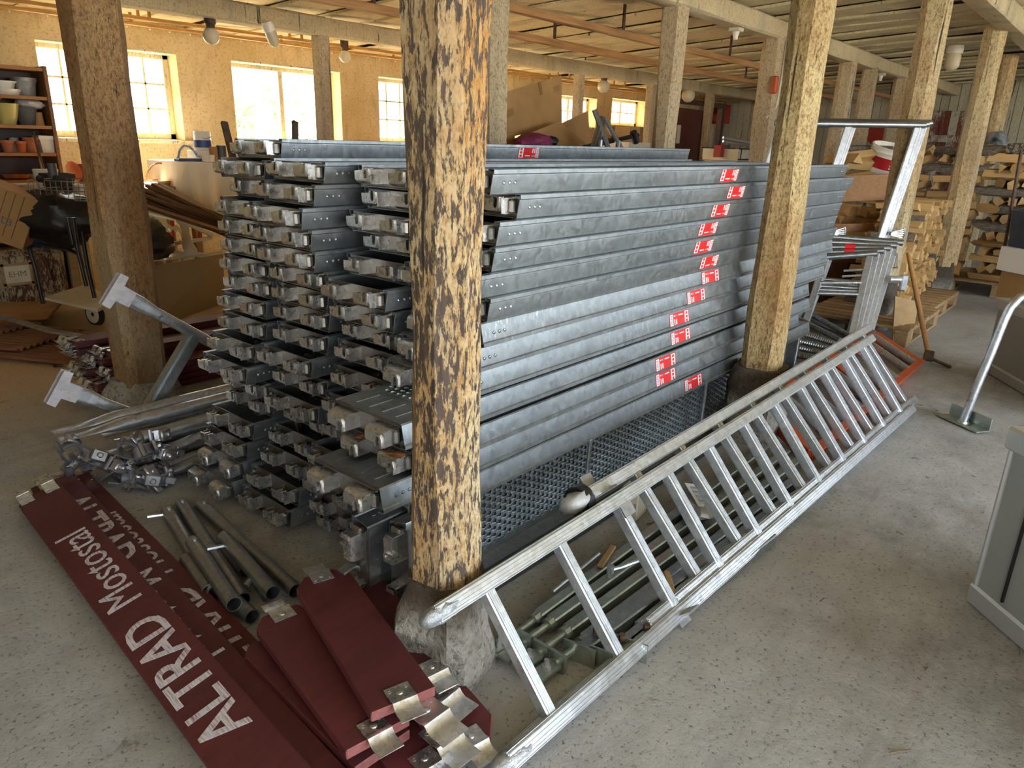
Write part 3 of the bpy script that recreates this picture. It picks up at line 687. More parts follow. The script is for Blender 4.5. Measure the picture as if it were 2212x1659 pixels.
# ---------------------------------------------------------------- aluminium extension ladder lying on its side
def ladder():
    e0=G(1090,1648,.035); e1=G(1978,873,.035); t0=OV(0,0,1)
    def over(px,py,a,d):
        r=ray(px,py); return CAM+r*((a-CAM).dot(d)/r.dot(d))
    d=(e1-e0).normalized(); u0=over(935,1332,e0,d); u1=over(1893,724,e1,d)
    L=(e1-e0).length
    o=thing('extension_ladder','long paint-spattered aluminium extension ladder lying on its side','ladder',(e0.x,e0.y,0))
    def P(s,t,off=0):                          # s along the rails, t across (0 lower rail, 1 upper rail)
        a=e0.lerp(e1,s); b=u0.lerp(u1,s); p=a.lerp(b,t); n=V((0,.97,.24))
        return p+n*(off*(.45+.55*t))
    def rail(a,b,nrm,acr,wd=.058,th=.038):
        mb=MB(); mb.bar(a,b,wd,th,nrm,ch=.003)
        for k in(-.022,-.012,.012,.022,0):     # extruded ridges along the outer faces
            for s_ in(-1,1):
                q=acr*k+nrm*(s_*(th/2)); mb.bar(a+q,b+q,.0045,.004,nrm)
        for k in(-.013,-.005,.005,.013):
            for s_ in(-1,1): q=nrm*k+acr*(s_*(wd/2)); mb.bar(a+q,b+q,.004,.0035,acr)
        return mb
    nrm=(u0-e0).normalized(); 
    for sec,(off,sa,sb) in enumerate(((0,0,.965),(.068,.185,1.012))):
        a0,b0=P(sa,0,off),P(sb,0,off); a1,b1=P(sa,1,off),P(sb,1,off)
        acr=d.cross(nrm).normalized()
        build('rail',rail(a0,b0,nrm,acr),MT['alu'],o); build('rail',rail(a1,b1,nrm,acr),MT['alu'],o)
        rungs=[.050+.0868*k for k in range(11)] if sec==0 else [.194+.0868*k for k in range(10)]
        for s in rungs:
            if s>sb-.01 or s<sa+.01: continue
            p,q=P(s,.03,off),P(s,.97,off); mb=MB(); mb.bar(p,q,.036,.030,d,ch=.005)
            x=(q-p).normalized(); y=d.cross(x)
            for k in(-.010,-.0035,.0035,.010):
                for s_ in(-1,1): mb.bar(p+d*k+y*(s_*.0182),q+d*k+y*(s_*.0182),.0028,.003,y)
            build('rung',mb,MT['alu'],o)
    for t in(0,1):                             # guide brackets that join the two sections
        s=.225-.0; mb=MB(); p=P(s,t,.03); tt=1 if t else -1
        mb.box((0,0,0),(.055,.150,.006),TR(p+nrm*(.017*tt),d,None,nrm)); mb.box((0,0,0),(.055,.006,.05),TR(p+nrm*(.0*tt)+P(s,t,-.04)-P(s,t,0)-(P(s,t,.03)-P(s,t,0)),d,None,nrm))
        if t: mb.box((0,0,0),(.055,.006,.05),TR(P(s,t,.108)+nrm*(.0*tt),d,None,nrm))
        build('guide_bracket',mb,MT['alu_clean'],o)
    rr=random.Random(3)
    for k,(s,t,off,nm) in enumerate(((0,1,0,'end_wrapping'),(0,0,0,'end_wrapping'),(.185,1,.068,'end_wrapping'))):
        mb=MB(); c=P(s,t,off); n=18; vs=[]
        for i in range(9):
            f=i/8; rad=(.033 if k<2 else .046)*(math.sin(math.pi*min(1,.25+f*.62))**.5)*(1 if i<8 else .55)
            for j in range(n):
                a=6.283*j/n; q=nrm*math.cos(a)*rad*.72+d.cross(nrm)*math.sin(a)*rad*1.05
                vs.append(c+d*(.065-.10*f)+q*(1+rr.uniform(-.13,.13)))
        fs=[tuple(range(n)),tuple(8*n+j for j in range(n))]
        for i in range(8):
            for j in range(n): fs.append((i*n+j,i*n+(j+1)%n,i*n+n+(j+1)%n,i*n+n+j))
        mb.add(vs,fs); w_=build(nm,mb,MT['tape'] if k<2 else MT['poly'],o,60); w_['label']=['wrinkled grey tape on the upper rail end','wrinkled grey tape on the lower rail end','padded plastic wrapping on the second upper rail end'][k]
        if k==2:
            mb=MB(); mb.tube([c+d*.02,c+d*.055],.048,12); build('black_tape_band',mb,MT['black_plastic'],o)
    return P
LP=ladder()
# ---------------------------------------------------------------- orange roller conveyor under the far end of the ladder
def conveyor():
    z=.10
    A0=G(1752,985,.03); A1=G(1981,788,.03); B0=G(1690,892,.13); B1=G(1942,720,.13)
    B0=V((A0.x+.22,A0.y+.34,.12)); B1=V((A1.x+.22,A1.y+.34,.12))
    o=thing('roller_conveyor','orange roller conveyor section with steel rollers beneath the ladder','conveyor',(A0.x,A0.y,0))
    for a,b in((A0,A1),(B0,B1)):
        mb=MB(); mb.bar(a,b,.012,.085,ch=.002); s=-1 if a is A0 else 1
        q=V((0,.02*s,.0)); mb.bar(a+q+V((0,0,.038)),b+q+V((0,0,.038)),.045,.008); mb.bar(a+q-V((0,0,.038)),b+q-V((0,0,.038)),.045,.008); build('side_channel',mb,MT['orange_paint'],o)
    for f in(.0,.52,1.0):
        p=A0.lerp(A1,f);q=B0.lerp(B1,f); mb=MB(); mb.bar(p,q,.05,.07,ch=.003); build('cross_channel',mb,MT['orange_paint'],o)
    for f in(.11,.24,.37,.46,.60,.73,.86,.95):
        p=A0.lerp(A1,f)+V((0,0,.03));q=B0.lerp(B1,f)+V((0,0,.03)); mb=MB(); mb.tube([p,q],.024,14); mb.tube([p-(q-p).normalized()*.02,p],.006,6); build('roller',mb,MT['tube'],o,40)
conveyor()
# ---------------------------------------------------------------- square steel props on the floor inside the ladder
PR=[((1160,1335),(1655,968),'greenish square prop farthest from the viewer, with a screw lever'),((1190,1345),(1700,978),'square prop next to the one with the lever'),((1225,1365),(1735,990),'square prop third from the wall of decks'),((1262,1385),(1722,1035),'square prop in the middle of the bundle'),((1232,1425),(1712,1075),'square prop with a flat plate end near the rung'),((1290,1440),(1690,1118),'square prop beside the outermost one'),((1345,1415),(1668,1160),'outermost square prop nearest the lower ladder rail')]
for k,(a,b,lb) in enumerate(PR):
    p=G(*a,.030);q=G(*b,.030); d=(q-p).normalized(); p=p+d*(.05 if k>3 else 0); n=V((-d.y,d.x,0))
    o=thing('steel_prop',lb,'steel prop',(p.x,p.y,0),None,'square steel props under the ladder'); mb=MB(); mb.bar(p,q,.037,.037,ch=.004); build('square_tube',mb,MT['zinc'] if k<3 else MT['galv'],o)
    if k in(0,1,2,3):
        mb=MB(); mb.tube([p-d*.13,p+d*.01],.011,10); mb.lathe([(.02,0),(.02,.03),(.0,.03)],n=10,X=TR(p-d*.012,V((0,0,1)).cross(d),None,-d)if False else T(p-d*.02)@d.to_track_quat('Z','Y').to_matrix().to_4x4()); build('screw_spindle',mb,MT['zinc'],o)
        mb=MB(); mb.prism([(-.05,-.022),(.03,-.022),(.05,-.005),(.05,.005),(.03,.022),(-.05,.022)],.008,TR(p-d*.16+V((0,0,-.004)),d)); mb.box((0,0,0),(.010,.05,.055),TR(p-d*.115,d)); fp=build('fork_plate',mb,MT['zinc'],o)
        mb=MB(); mb.lathe([(.013,0),(.013,.012),(.007,.012),(.007,.03),(0,.03)],p-d*.165+V((0,0,.004)),6); build('bolt',mb,MT['tube'],fp)
    else:
        mb=MB(); mb.box((0,0,0),(.006,.095,.058),TR(p-d*.012,d+n*.25)); build('end_plate',mb,MT['zinc'],o)
        mb=MB(); mb.lathe([(.010,0),(.010,.02),(0,.02)],p+d*.06+V((0,0,.023)),6); build('bolt',mb,MT['rust'],o)
    if k==0:
        c=G(1318,1240,.06); mb=MB(); mb.lathe([(.012,-.01),(.012,.03),(0,.03)],c,8); mb.tube([c+V((0,0,.015)),c+V((.03,-.02,.02)),c+V((.09,-.05,.03)),c+V((.12,-.055,.035))],.007,8); build('lever',mb,MT['tube'],o)
        c=p+d*.1+n*.02; mb=MB(); mb.tube([c+V((0,0,.03)),c+d*.25+V((0,0,.05))],.005,6); build('locking_pin',mb,MT['tube'],o)
# flat wooden wedges, paper label, block
def at_box(name,lab,cat,px,z,size,mat,rot,ch=.003):
    p=G(*px,z); mb=MB(); mb.box((0,0,0),size,T(p+V((0,0,size[2]/2)))@rz(rot),ch=ch); return build(name,mb,mat,label=lab,cat=cat)
at_box('wood_strip','thin pale wood strip beside the lever prop','wood strip',(1310,1205),.05,(.14,.022,.012),MT['ply'],15)
at_box('wood_strip','pale wood sliver lying across the outer props','wood strip',(1448,1268),.062,(.16,.02,.008),MT['ply'],38)
b=at_box('white_block','small whitish block with pencilled numbers behind the ladder','block',(1366,1110),.0,(.10,.075,.12),MT['offwhite'],8)
def text(s,name,size,mat,parent,X,ext=.0006,weight=0,align='CENTER',shear=0,spacing=1):
    c=bpy.data.curves.new(name,'FONT'); c.body=s; c.size=size; c.extrude=ext; c.align_x=align; c.align_y='CENTER'; c.offset=weight; c.shear=shear; c.space_character=spacing; c.resolution_u=3
    t=bpy.data.objects.new(name,c); COL.objects.link(t); dg=bpy.context.evaluated_depsgraph_get(); me=bpy.data.meshes.new_from_object(t.evaluated_get(dg)); bpy.data.objects.remove(t)
    me.materials.clear(); me.materials.append(mat); return put(name,me,parent,WM[parent.name].inverted()@X)
p=G(1366,1110,0); q=T(p+V((0,0,.06)))@rz(8)
text('25-63','lettering',.028,MT['dark_text'],b,q@T((-.0505,0,.0))@rz(-90)@rx(90)); text('25-','lettering',.02,MT['dark_text'],b,q@T((-.0505,0,-.03))@rz(-90)@rx(90))
c=G(1508,1100,.07); o=thing('plastic_bag','crumpled clear plastic bag with a printed paper label on the props','bag',(c.x,c.y,.055)); mb=MB(); n=16;vs=[]
for i in range(9):
    for j in range(n):
        ph=math.pi*i/8;a=6.283*j/n; q=V((math.sin(ph)*math.cos(a)*.12,math.sin(ph)*math.sin(a)*.07,math.cos(ph)*.03)); q*=1+.35*NZ.noise(q*26); q.rotate(M.Rotation(.75,3,'Z')); vs.append(c+q+V((0,0,.03)))
mb.add(vs,[(i*n+j,i*n+(j+1)%n,i*n+n+(j+1)%n,i*n+n+j) for i in range(8) for j in range(n)]); build('film',mb,MT['poly'],o,20)
X=T(c+V((-.01,-.01,.064)))@rz(55)@rx(12)@ry(-14); mb=MB(); mb.box((0,0,0),(.13,.085,.001),X); build('paper_label',mb,MT['white_label'],o)
mb=MB()
for k in range(12): mb.box((-.045+k*.008,.014,.001),(.002+.002*(k%3),.03,.0006),X)
for k in range(3): mb.box((-.01,-.012-k*.010,.001),(.10,.003,.0006),X)
build('barcode',mb,MT['grey_label'],o)
# ---------------------------------------------------------------- T-foot brace standing at the right
f0=G(2040,888,.03);f1=G(2126,925,.03); fc=(f0+f1)/2; d=(f1-f0).normalized(); n=V((-d.y,d.x,0))
o=thing('tube_stand','bent galvanised tube stand on an angle-iron foot','stand',(fc.x,fc.y,0))
mb=MB(); mb.bar(f0-V((0,0,.02)),f1-V((0,0,.02)),.085,.007); mb.bar(f0-n*.04,f1-n*.04,.007,.06) if False else mb.bar(f0+n*.04+V((0,0,.01)),f1+n*.04+V((0,0,.01)),.007,.07); build('foot_plate',mb,MT['zinc'],o)
dd=(fc).dot(FH); mb=MB(); pts=[fc-V((0,0,.02))]+[AT(x,y,dd+.0) for x,y in((2110,835),(2140,765),(2160,715),(2170,690),(2183,664),(2203,643),(2240,628),(2330,605))]; mb.tube(pts,.021,14); build('bent_tube',mb,MT['tube'],o,40)
mb=MB(); mb.lathe([(.03,0),(.026,.012),(.021,.014)],fc-V((0,0,.017)),14); build('weld_collar',mb,MT['zinc'],o)
# ---------------------------------------------------------------- grey metal cases at the right edge
def case(c0,c1_,topz,depth,lab,knob=False,rim=True):
    a=G(*c0);b=G(*c1_); d=(b-a).normalized(); n=V((-d.y,d.x,0))
    if n.dot(FH)<0: n=-n
    ln=1.1; o=thing('metal_case',lab,'metal case',(a.x,a.y,0)); up=V((0,0,1))
    c=a+d*ln/2+n*depth/2; X=T(c)@M((d,n,up)).transposed().to_4x4()
    mb=MB(); mb.box((0,0,topz/2+.03),(ln-.012,depth-.012,topz-.06),X,ch=.006); build('body',mb,MT['grey_case'],o)
    mb=MB(); mb.box((0,0,.035),(ln+.02,depth+.02,.07),X,ch=.008); build('base_skirt',mb,MT['grey_case_rim'],o)
    mb=MB(); mb.box((0,0,topz-.02),(ln+.03,depth+.03,.07),X,ch=.008); mb.box((0,0,topz+.022),(ln-.1,depth-.1,.02),X,ch=.006); build('lid',mb,MT['grey_case_rim'],o)
    for k,x in enumerate((-ln/2+.115,.1)):
        mb=MB(); mb.box((x,-depth/2+.004,topz/2),(.006,.012,topz-.16),X); build('door_seam',mb,MT['black_metal'],o)
    mb=MB(); mb.box((-ln/2+.004,-depth/2+.004,topz/2),(.016,.016,topz-.1),X,ch=.005); build('corner_bead',mb,MT['grey_case_rim'],o)
    if knob:
        k=X@V((-ln/2+.10,-depth/2-.02,topz*.70)); mb=MB(); Y=T(k)@(-n).to_track_quat('Z','Y').to_matrix().to_4x4()
        mb.prism([((.038 if i%2==0 else .014)*math.cos(math.pi*i/4),(.038 if i%2==0 else .014)*math.sin(math.pi*i/4)) for i in range(8)],.018,Y); mb.lathe([(.01,-.03),(.012,.0),(.012,.03),(0,.032)],n=8,X=Y); build('star_knob',mb,MT['black_plastic'],o)
case((2093,1300),(2212,1405),.585,.5,'large pale grey metal case standing nearest the viewer')
case((2155,800),(2212,833),.47,.10,'smaller grey metal case with a black star knob, farther back',True)
# ---------------------------------------------------------------- red toe boards
def clip_mesh():
    mb=MB(); pr=[(-.048,.0012),(-.008,.0012),(-.002,.0040),(.005,.0040),(.012,-.004),(.020,-.0085),(.054,-.0085)]
    def strip(pr,w_,t):
        n=len(pr); vs=[]
        for s in(-1,1):
            for x,z in pr: vs.append((x,s*w_/2,z))
            for x,z in pr: vs.append((x,s*w_/2,z+t))
        fs=[]
        for i in range(n-1):
            fs+=[(i,i+1,2*n+i+1,2*n+i),(n+i,3*n+i,3*n+i+1,n+i+1),(i,n+i,n+i+1,i+1),(2*n+i,2*n+i+1,3*n+i+1,3*n+i)]
        fs+=[(0,2*n,3*n,n),(n-1,2*n-1,4*n-1,3*n-1)]; mb.add(vs,fs)
    strip(pr,.060,.0022)
    mb.lathe([(.009,.003),(.007,.0055),(0,.007)],(-.024,0,0),10)
    for y in(-.020,.020): mb.lathe([(.0048,.003),(.0048,.0042),(.0026,.0042),(.0026,.003)],(-.036,y,0),8)
    a=mesh('end_clip',mb,MT['galv_end'],40)
    mb=MB(); pr=[(-.055,.001),(-.004,.001),(.003,.008),(.012,.014),(.024,.014),(.030,.006),(.034,-.004),(.044,-.010),(.056,-.010),(.062,-.004)]
    strip(pr,.045,.002); strip([(x+.004,z+.005) for x,z in pr[2:]],.045,.002); strip([(x-.002,z-.022) for x,z in pr[1:]],.045,.002)
    b=mesh('end_clip',mb,MT['galv_end'],40)
    return a,b
CLIP_A,CLIP_B=clip_mesh()
def board(name,lab,far,near,width,zt,roll=0,chf=0,chn=0,th=.03,group=None,zn=None,sides=1,clipf=0,clipn=0,ext=0):
    """far/near: pixels of the two ends' centres on the top face at heights zt"""
    a=G(*far,zt) if not isinstance(far,V) else far; b=G(*near,zn if zn is not None else zt) if not isinstance(near,V) else near
    d=(b-a).normalized(); b=b+d*ext; L=(b-a).length; X=TR(a,d)@rx(roll)
    o=thing(name,lab,'toe board',a,None,group); w_=width/2
    poly=[(chf,-w_),(L-chn,-w_),(L,-w_+chn*.8),(L,w_-chn*.8),(L-chn,w_),(chf,w_),(0,w_-chf*.8),(0,-w_+chf*.8)]
    pp=[]
    for q in poly:
        if not pp or (abs(q[0]-pp[-1][0])+abs(q[1]-pp[-1][1]))>1e-5: pp.append(q)
    mb=MB(); mb.prism(pp,th,X@T((0,0,-th))); c=build('plank',mb,[MT['red_wood']],o,False)
    n=len(pp); me=c.data; me.materials.append(MT['red_edge'])
    for p in me.polygons:
        if len(p.vertices)==4:
            nn=(WM[o.name].to_3x3()@p.normal)
            if abs(nn.dot(d))>.3: p.material_index=1
    bv=c.modifiers.new('edge','BEVEL'); bv.width=.0025; bv.segments=1; bv.limit_method='ANGLE'
    iv=WM[o.name].inverted()
    for k in range(clipf): put('end_clip',CLIP_A,o,iv@X@T((.0,(k-(clipf-1)/2)*.085,0))@rz(180))
    for k in range(clipn): put('end_clip',CLIP_A,o,iv@X@T((L,(k-(clipn-1)/2)*.085,0)))
    return o,X,L,d
# three long lettered boards: right-hand top edges given in pixels
def edge_board(lab,e0,e1,z,roll,ln,back=0):
    a=G(*e0,z);b=G(*e1,z); d=(b-a).normalized(); l=V((0,0,1)).cross(d); l=-l if l.x>0 else l
    l=l*math.cos(math.radians(roll))-V((0,0,1))*math.sin(math.radians(roll))
    c=a+l*.075-d*back; return c,d,l,ln
for k,(lab,e0,e1,z,roll,ln,rev) in enumerate((
  ('red toe board with white lettering, uppermost and nearest the open floor',(128,1040),(675,1659),.085,14,2.05,False),
  ('red toe board with lettering half covered, middle of three',(158,1020),(742,1652),.060,8,2.05,True),
  ('red toe board with lettering mostly covered, next to the steel tubes',(192,1020),(835,1659),.032,0,2.05,False))):
    c,d,l,ln=edge_board(lab,e0,e1,z,roll,2.05)
    o,X,L,dd=board('lettered_toe_board',lab,c,c+d*ln,.150,0,roll,0.035 if k==0 else 0,0,.028,'long lettered toe boards')
    iv=WM[o.name].inverted()
    nz=(d.cross(l)) ; nz=nz if nz.z>0 else -nz
    if not rev: tx=-d; ty=l; st=.46
    else: tx=d; ty=-l; st=.13
    org=(c+d*(1.52 if k==0 else 1.60)) if not rev else (c+d*.22)
    if k==0: org=c+d*1.60
    Y=M((tx,ty,nz)).transposed().to_4x4(); Y.translation=org+nz*.0008
    text('ALTRAD','lettering',.150,MT['white_print'],o,Y,.0004,.0022,'LEFT',0,1.0)
    text('Mostostal','lettering',.140,MT['white_print'],o,Y@T((.655,0,0)),.0004,.0,'LEFT',0,.98)
    for s in((-.04,.045) if k==0 else (.03,)):
        mb=MB(); put('end_clip',CLIP_B,o,iv@TR(c+l*s+nz*.001+d*.0,-d,None,nz))
z_=lambda x,y:(500+x/2.68,1040+y/2.68)
SB=[('short red toe board on top of the fan, knot near its middle',(505,530),(1000,1265),.155,.155,0.045,0,1,1,.158,0),
 ('short red toe board emerging beneath the top one towards the granite base',(700,590),(1190,1110),.115,.105,.04,.035,0,1,.158,0),
 ('short red toe board left of the topmost one, clip on its far corner',(275,745),(855,1460),.120,.115,.04,0,1,1,.158,0),
 ('short red toe board lying lowest, beside the lettered boards',(200,900),(880,1545),.080,.075,.03,0,0,0,.15,0),
 ('short red toe board with chamfered end pointing at the ladder foot',(960,960),(1420,1520),.060,.045,.03,.05,0,1,.158,0),
 ('short red toe board with chamfered end at the lower picture edge',(640,1080),(1110,1600),.045,.040,.03,.035,0,1,.158,.03)]
for k,(lab,f,n,zf,zn,cf,cn,kf,kn,wd,ex) in enumerate(SB):
    board('short_toe_board',lab,z_(*f),z_(*n),wd,zf,0,cf,cn,.026,'short toe boards fanned out by the granite base',zn,clipf=kf,clipn=kn,ext=ex)
for k,b in enumerate([o for o in COL.objects if o.name.startswith('short_toe_board')][:3:2]):
    X=WM[b.name]; Lb=max(v_.co.x for c_ in kids(b) if c_.name.startswith('plank') for v_ in c_.data.vertices); mb=MB()
    for y in(-.060,-.052,-.044,-.036): mb.tube([X@V((Lb+dx,y,dz)) for dx,dz in((-.02,.002),(.0,.006),(.012,.009),(.026,.006),(.036,-.004),(.042,-.020))],.0055,8)
    build('ribbed_spring',mb,MT['tube'],b,50)
# loose metal clips stacked between the short boards
for k,(x,y,z,a,lb) in enumerate(((1180,1370,.128,-28,'grey metal clip plate lying between two short toe boards'),(1255,1500,.075,-30,'grey metal clip plate below another near the ladder foot'),(1250,1250,.075,-24,'bright metal clip plate under the chamfered board end'))):
    p=G(*z_(x,y),z); o=build('loose_clip',MB(),MT['galv_end']) if False else None
    q=bpy.data.objects.new('toe_board_clip',CLIP_A); COL.objects.link(q); q.matrix_world=T(p)@rz(a-64)@M.Scale(1.25,4); q['label']=lb; q['category']='clip'; WM[q.name]=q.matrix_world.copy()
# stack of red toe boards behind the left post
rr=random.Random(5); k=0
for col,(v0,nz_,lv) in enumerate(((3.93,4,'front'),(4.10,6,'middle'),(4.27,7,'back'))):
    for i in range(nz_):
        z=.032+.0375*i; u=1.37+rr.uniform(-.07,.10)+(.05 if col==2 else 0); w_=V((u,v0+rr.uniform(-.01,.01),z+.0)); d=V((1,rr.uniform(-.012,.012),0))
        o,X,L,dd=board('stacked_toe_board','red toe board, %s from the floor in the %s pile behind the left post'%(['first','second','third','fourth','fifth','sixth','seventh','eighth','ninth'][i],lv),w_,w_+d*2.4,.15,0,0,0,0,.033,'stacked red toe boards')
        iv=WM[o.name].inverted()
        for s in(-.036,.036): put('end_clip',CLIP_B,o,iv@TR(w_+V((0,s,.001)),-d,None,V((0,0,1))))
# ---------------------------------------------------------------- loose tubes on the floor
z2=lambda x,y:(x/2.443,980+y/2.443)
TB=[((1235,795),(1015,465),.062,'steel tube lying uppermost, its open end towards the viewer'),((1285,770),(955,262),.026,'longest steel tube of the loose heap with a hooked pin'),((1330,862),(1010,575),.026,'dark steel tube with its open end in shadow'),((1440,735),(1180,440),.062,'steel tube with a short side pin, beside the red boards'),((1560,725),(1060,270),.026,'slender steel tube farthest from the lettered boards'),((1135,735),(885,300),.026,'steel tube with a bright bolt head at its far end'),((1105,725),(985,555),.026,'short steel tube next to the lettered board'),((1300,620),(1190,500),.026,'stubby steel tube in the middle of the heap')]
for k,(a,b,z,lb) in enumerate(TB):
    p=G(*z2(*a),z);q=G(*z2(*b),z); d=(q-p).normalized(); o=thing('steel_tube',lb,'steel tube',(p.x,p.y,0),None,'loose steel tubes on the floor')
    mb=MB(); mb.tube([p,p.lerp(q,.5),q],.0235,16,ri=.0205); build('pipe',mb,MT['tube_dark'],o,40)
    if k in(0,4,5,1):
        c=q-d*.035; mb=MB(); mb.lathe([(.009,0),(.009,.006),(.005,.009),(0,.010)],c+V((0,0,.022)),8); build('bolt',mb,MT['tube'],o)
    if k in(3,5):
        c=q-d*(.06 if k==3 else .03); n=V((0,0,1)).cross(d); n=n if n.x<0 else -n; mb=MB(); mb.tube([c,c+n*.075+V((0,0,.01))],.008,8); build('side_pin',mb,MT['tube'],o)
    if k==1:
        c=p+d*.03; n=V((1,0,0)); mb=MB(); mb.tube([c+V((.02,0,.02)),c+V((.045,.01,.03)),c+V((.055,0,.0)),c+V((.05,-.06,-.015))],.010,8); build('hook',mb,MT['tube_dark'],o)
# ---------------------------------------------------------------- bundle of braces with couplers
def coupler_mesh():
    mb=MB(); n=14
    def band(a0,a1,r,w_,t,c=(0,0,0)):
        vs=[];m_=12
        for i in range(m_+1):
            a=a0+(a1-a0)*i/m_
            for rr_,yy in((r,-w_/2),(r+t,-w_/2),(r+t,w_/2),(r,w_/2)): vs.append((c[0]+rr_*math.cos(a),yy+c[1],c[2]+rr_*math.sin(a)))
        fs=[(0,1,2,3),(m_*4+3,m_*4+2,m_*4+1,m_*4)]
        for i in range(m_):
            for j in range(4): fs.append((i*4+j,i*4+(j+1)%4,i*4+4+(j+1)%4,i*4+4+j))
        mb.add(vs,fs)
    band(.5,math.pi-.3,.0245,.034,.005); band(math.pi+.3,2*math.pi-.35,.0245,.034,.005)
    for w_ in(-.014,.014): band(.4,math.pi-.2,.0295,.005,.004,(0,w_,0))
    mb.tube([(-.032,-.022,0),(-.032,.022,0)],.007,8); mb.tube([(.036,-.020,.004),(.036,.020,.004)],.006,8)
    mb.tube([(.036,0,.004),(.041,0,-.042)],.0055,8); mb.lathe([(.011,0),(.011,.011),(0,.011)],n=6,X=T((.041,0,-.045))); mb.lathe([(.010,0),(.013,.004),(.013,.012),(0,.012)],n=10,X=T((.039,0,-.022)))
    mb.box((.040,.0,.018),(.03,.022,.010),ch=.003); mb.box((-.012,0,.036),(.045,.036,.012),ch=.004); mb.lathe([(.009,0),(.009,.01),(.006,.013),(0,.013)],n=8,X=T((-.012,0,.04)))
    body=mesh('coupler',mb,MT['cast'],40)
    mb=MB(); mb.box((0,0,-.05),(.020,.006,.105),ch=.002); mb.lathe([(.013,-.003),(.013,.003),(.008,.003),(.008,-.003),(.013,-.003)],n=10,X=T((0,0,.008))@rx(90)); wedge=mesh('wedge',mb,MT['cast'],30)
    return body,wedge
CPL,WDG=coupler_mesh()
def brace(lab,p,ln,flat=True,mat=None,cpls=()):
    p=V(p); o=thing('scaffold_brace',lab,'scaffold brace',p,None,'galvanised braces with couplers'); q=p+V((ln,0,0)); mb=MB(); n=16; vs=[];fs=[]
    st=[(0,.0068,.030),(.10,.0068,.030),(.17,.017,.030),(.23,.027,.027),(ln,.027,.027)] if flat else [(0,.027,.027),(ln*.5,.027,.027),(ln,.027,.027)]
    for x,a,b in st:
        for j in range(n):
            t=6.283*j/n; vs.append(p+V((x,b*math.cos(t),a*math.sin(t))))
    for i in range(len(st)-1):
        for j in range(n): fs.append((i*n+j,i*n+(j+1)%n,i*n+n+(j+1)%n,i*n+n+j))
    fs+=[tuple(range(n)),tuple((len(st)-1)*n+j for j in range(n))]; mb.add(vs,fs); build('pipe',mb,mat or MT['tube'],o,40)
    for (dx,dy,dz,rxx,ryy,rzz,wd) in cpls:
        Xc=T((dx,dy,dz))@rz(rzz)@ry(ryy)@rx(rxx)@M.Scale(1.3,4); cq=put('coupler',CPL,o,Xc)
        if wd: put('wedge',WDG,cq,T((.03,.0,-.05))@ry(wd))
    return o
a=OV(125,945,2.93)
brace('uppermost brace with a flattened end and one hanging coupler',a+V((0,0,-.012)),2.0,True,None,[(.03,0,-.05,20,35,10,-40)])
brace('second uppermost brace, lying just behind the top one',a+V((.0,.062,.0)),2.0,True)
for k,(x,y,v,ux,fl,c) in enumerate(((430,912,2.86,1.10,False,[(.06,-.01,.0,80,10,30,30),(-.06,-.02,-.02,20,60,-20,0)]),(430,948,2.83,1.06,True,[(.02,-.03,.02,70,40,60,-30),(.10,-.03,.0,95,20,10,0)]),(430,985,2.81,1.02,False,[(.0,-.01,-.0,30,-30,80,25)]),(425,1022,2.80,.98,True,[(.05,-.03,-.02,75,70,30,0),(.12,-.04,.01,10,80,-30,20)]))):
    p=OV(x,y,v); z=max(.028,p.z); brace(['third','fourth','fifth','lowest visible'][k]+' brace of the bundle counted from its top',(ux,v,z),2.0-.1*k,fl,None,c)
for k,(u_,v_,z_q,c) in enumerate(((.95,2.98,.10,[(.02,-.03,.0,60,30,-20,20)]),(.92,3.03,.045,[(-.02,0,-.0,20,20,20,0)]),(1.0,2.92,.045,[(.0,-.03,.02,80,50,10,30)]),(1.02,3.05,.155,[]))):
    brace(['brace hidden behind the couplers, level with the fourth','brace at the back of the bundle on the floor','brace on the floor in the middle of the bundle','brace behind the uppermost pair'][k],(u_,v_,z_q),1.9,k!=2,None,c)
p=OV(400,1045,2.76); o=brace('flat galvanised bar with a coupler under the bundle',(1.02,2.745,.055),.9,True,MT['galv'],[(.03,-.01,-.0,10,60,-60,0),(.06,-.02,.0,85,20,-20,15)])
# ---------------------------------------------------------------- H-shaped bracket frame leaning behind the bundle
o=thing('console_bracket','galvanised bracket with two T-shaped heads leaning by the left post','bracket',(1.3,3.15,.1)); vb=3.12
def tpl(p,q,w0):
    d=(q-p).normalized(); nrm=V((0,1,0)); y=nrm.cross(d); X=M((d,y,nrm)).transposed().to_4x4(); X.translation=p; return X
for (t,e) in (((247,628),(478,752)),((128,838),(318,905))):
    P0=OV(*t,vb);Q0=OV(*e,vb); X=tpl(P0,Q0,0); L=(Q0-P0).length
    mb=MB(); n=14; vs=[];fs=[]; st=[(.055,.012,.034),(.12,.012,.034),(.18,.0235,.025),(L,.0235,.0235)]
    for x,a_,b_ in st:
        for j in range(n):
            t_=6.283*j/n; ca,sa=math.cos(t_),math.sin(t_)
            vs.append(X@V((x,b_*math.copysign(abs(ca)**.6,ca),a_*math.copysign(abs(sa)**.6,sa))))
    for i in range(3):
        for j in range(n): fs.append((i*n+j,i*n+(j+1)%n,i*n+n+(j+1)%n,i*n+n+j))
    fs+=[tuple(range(n)),tuple(3*n+j for j in range(n))]; mb.add(vs,fs); build('arm',mb,MT['tube'],o,45)
    for zo in(-.019,.012):
        mb=MB(); mb.prism([(-.022,-.072),(.014,-.075),(.018,-.035),(.075,-.034),(.075,.034),(.018,.035),(.014,.075),(-.022,.072)],.007,X@T((0,0,zo))); mb.lathe([(.009,-.002),(.009,.010),(0,.011)],n=10,X=X@T((.01,.0,zo))); build('T_head' if False else 'tee_head',mb,MT['pink_galv'],o)
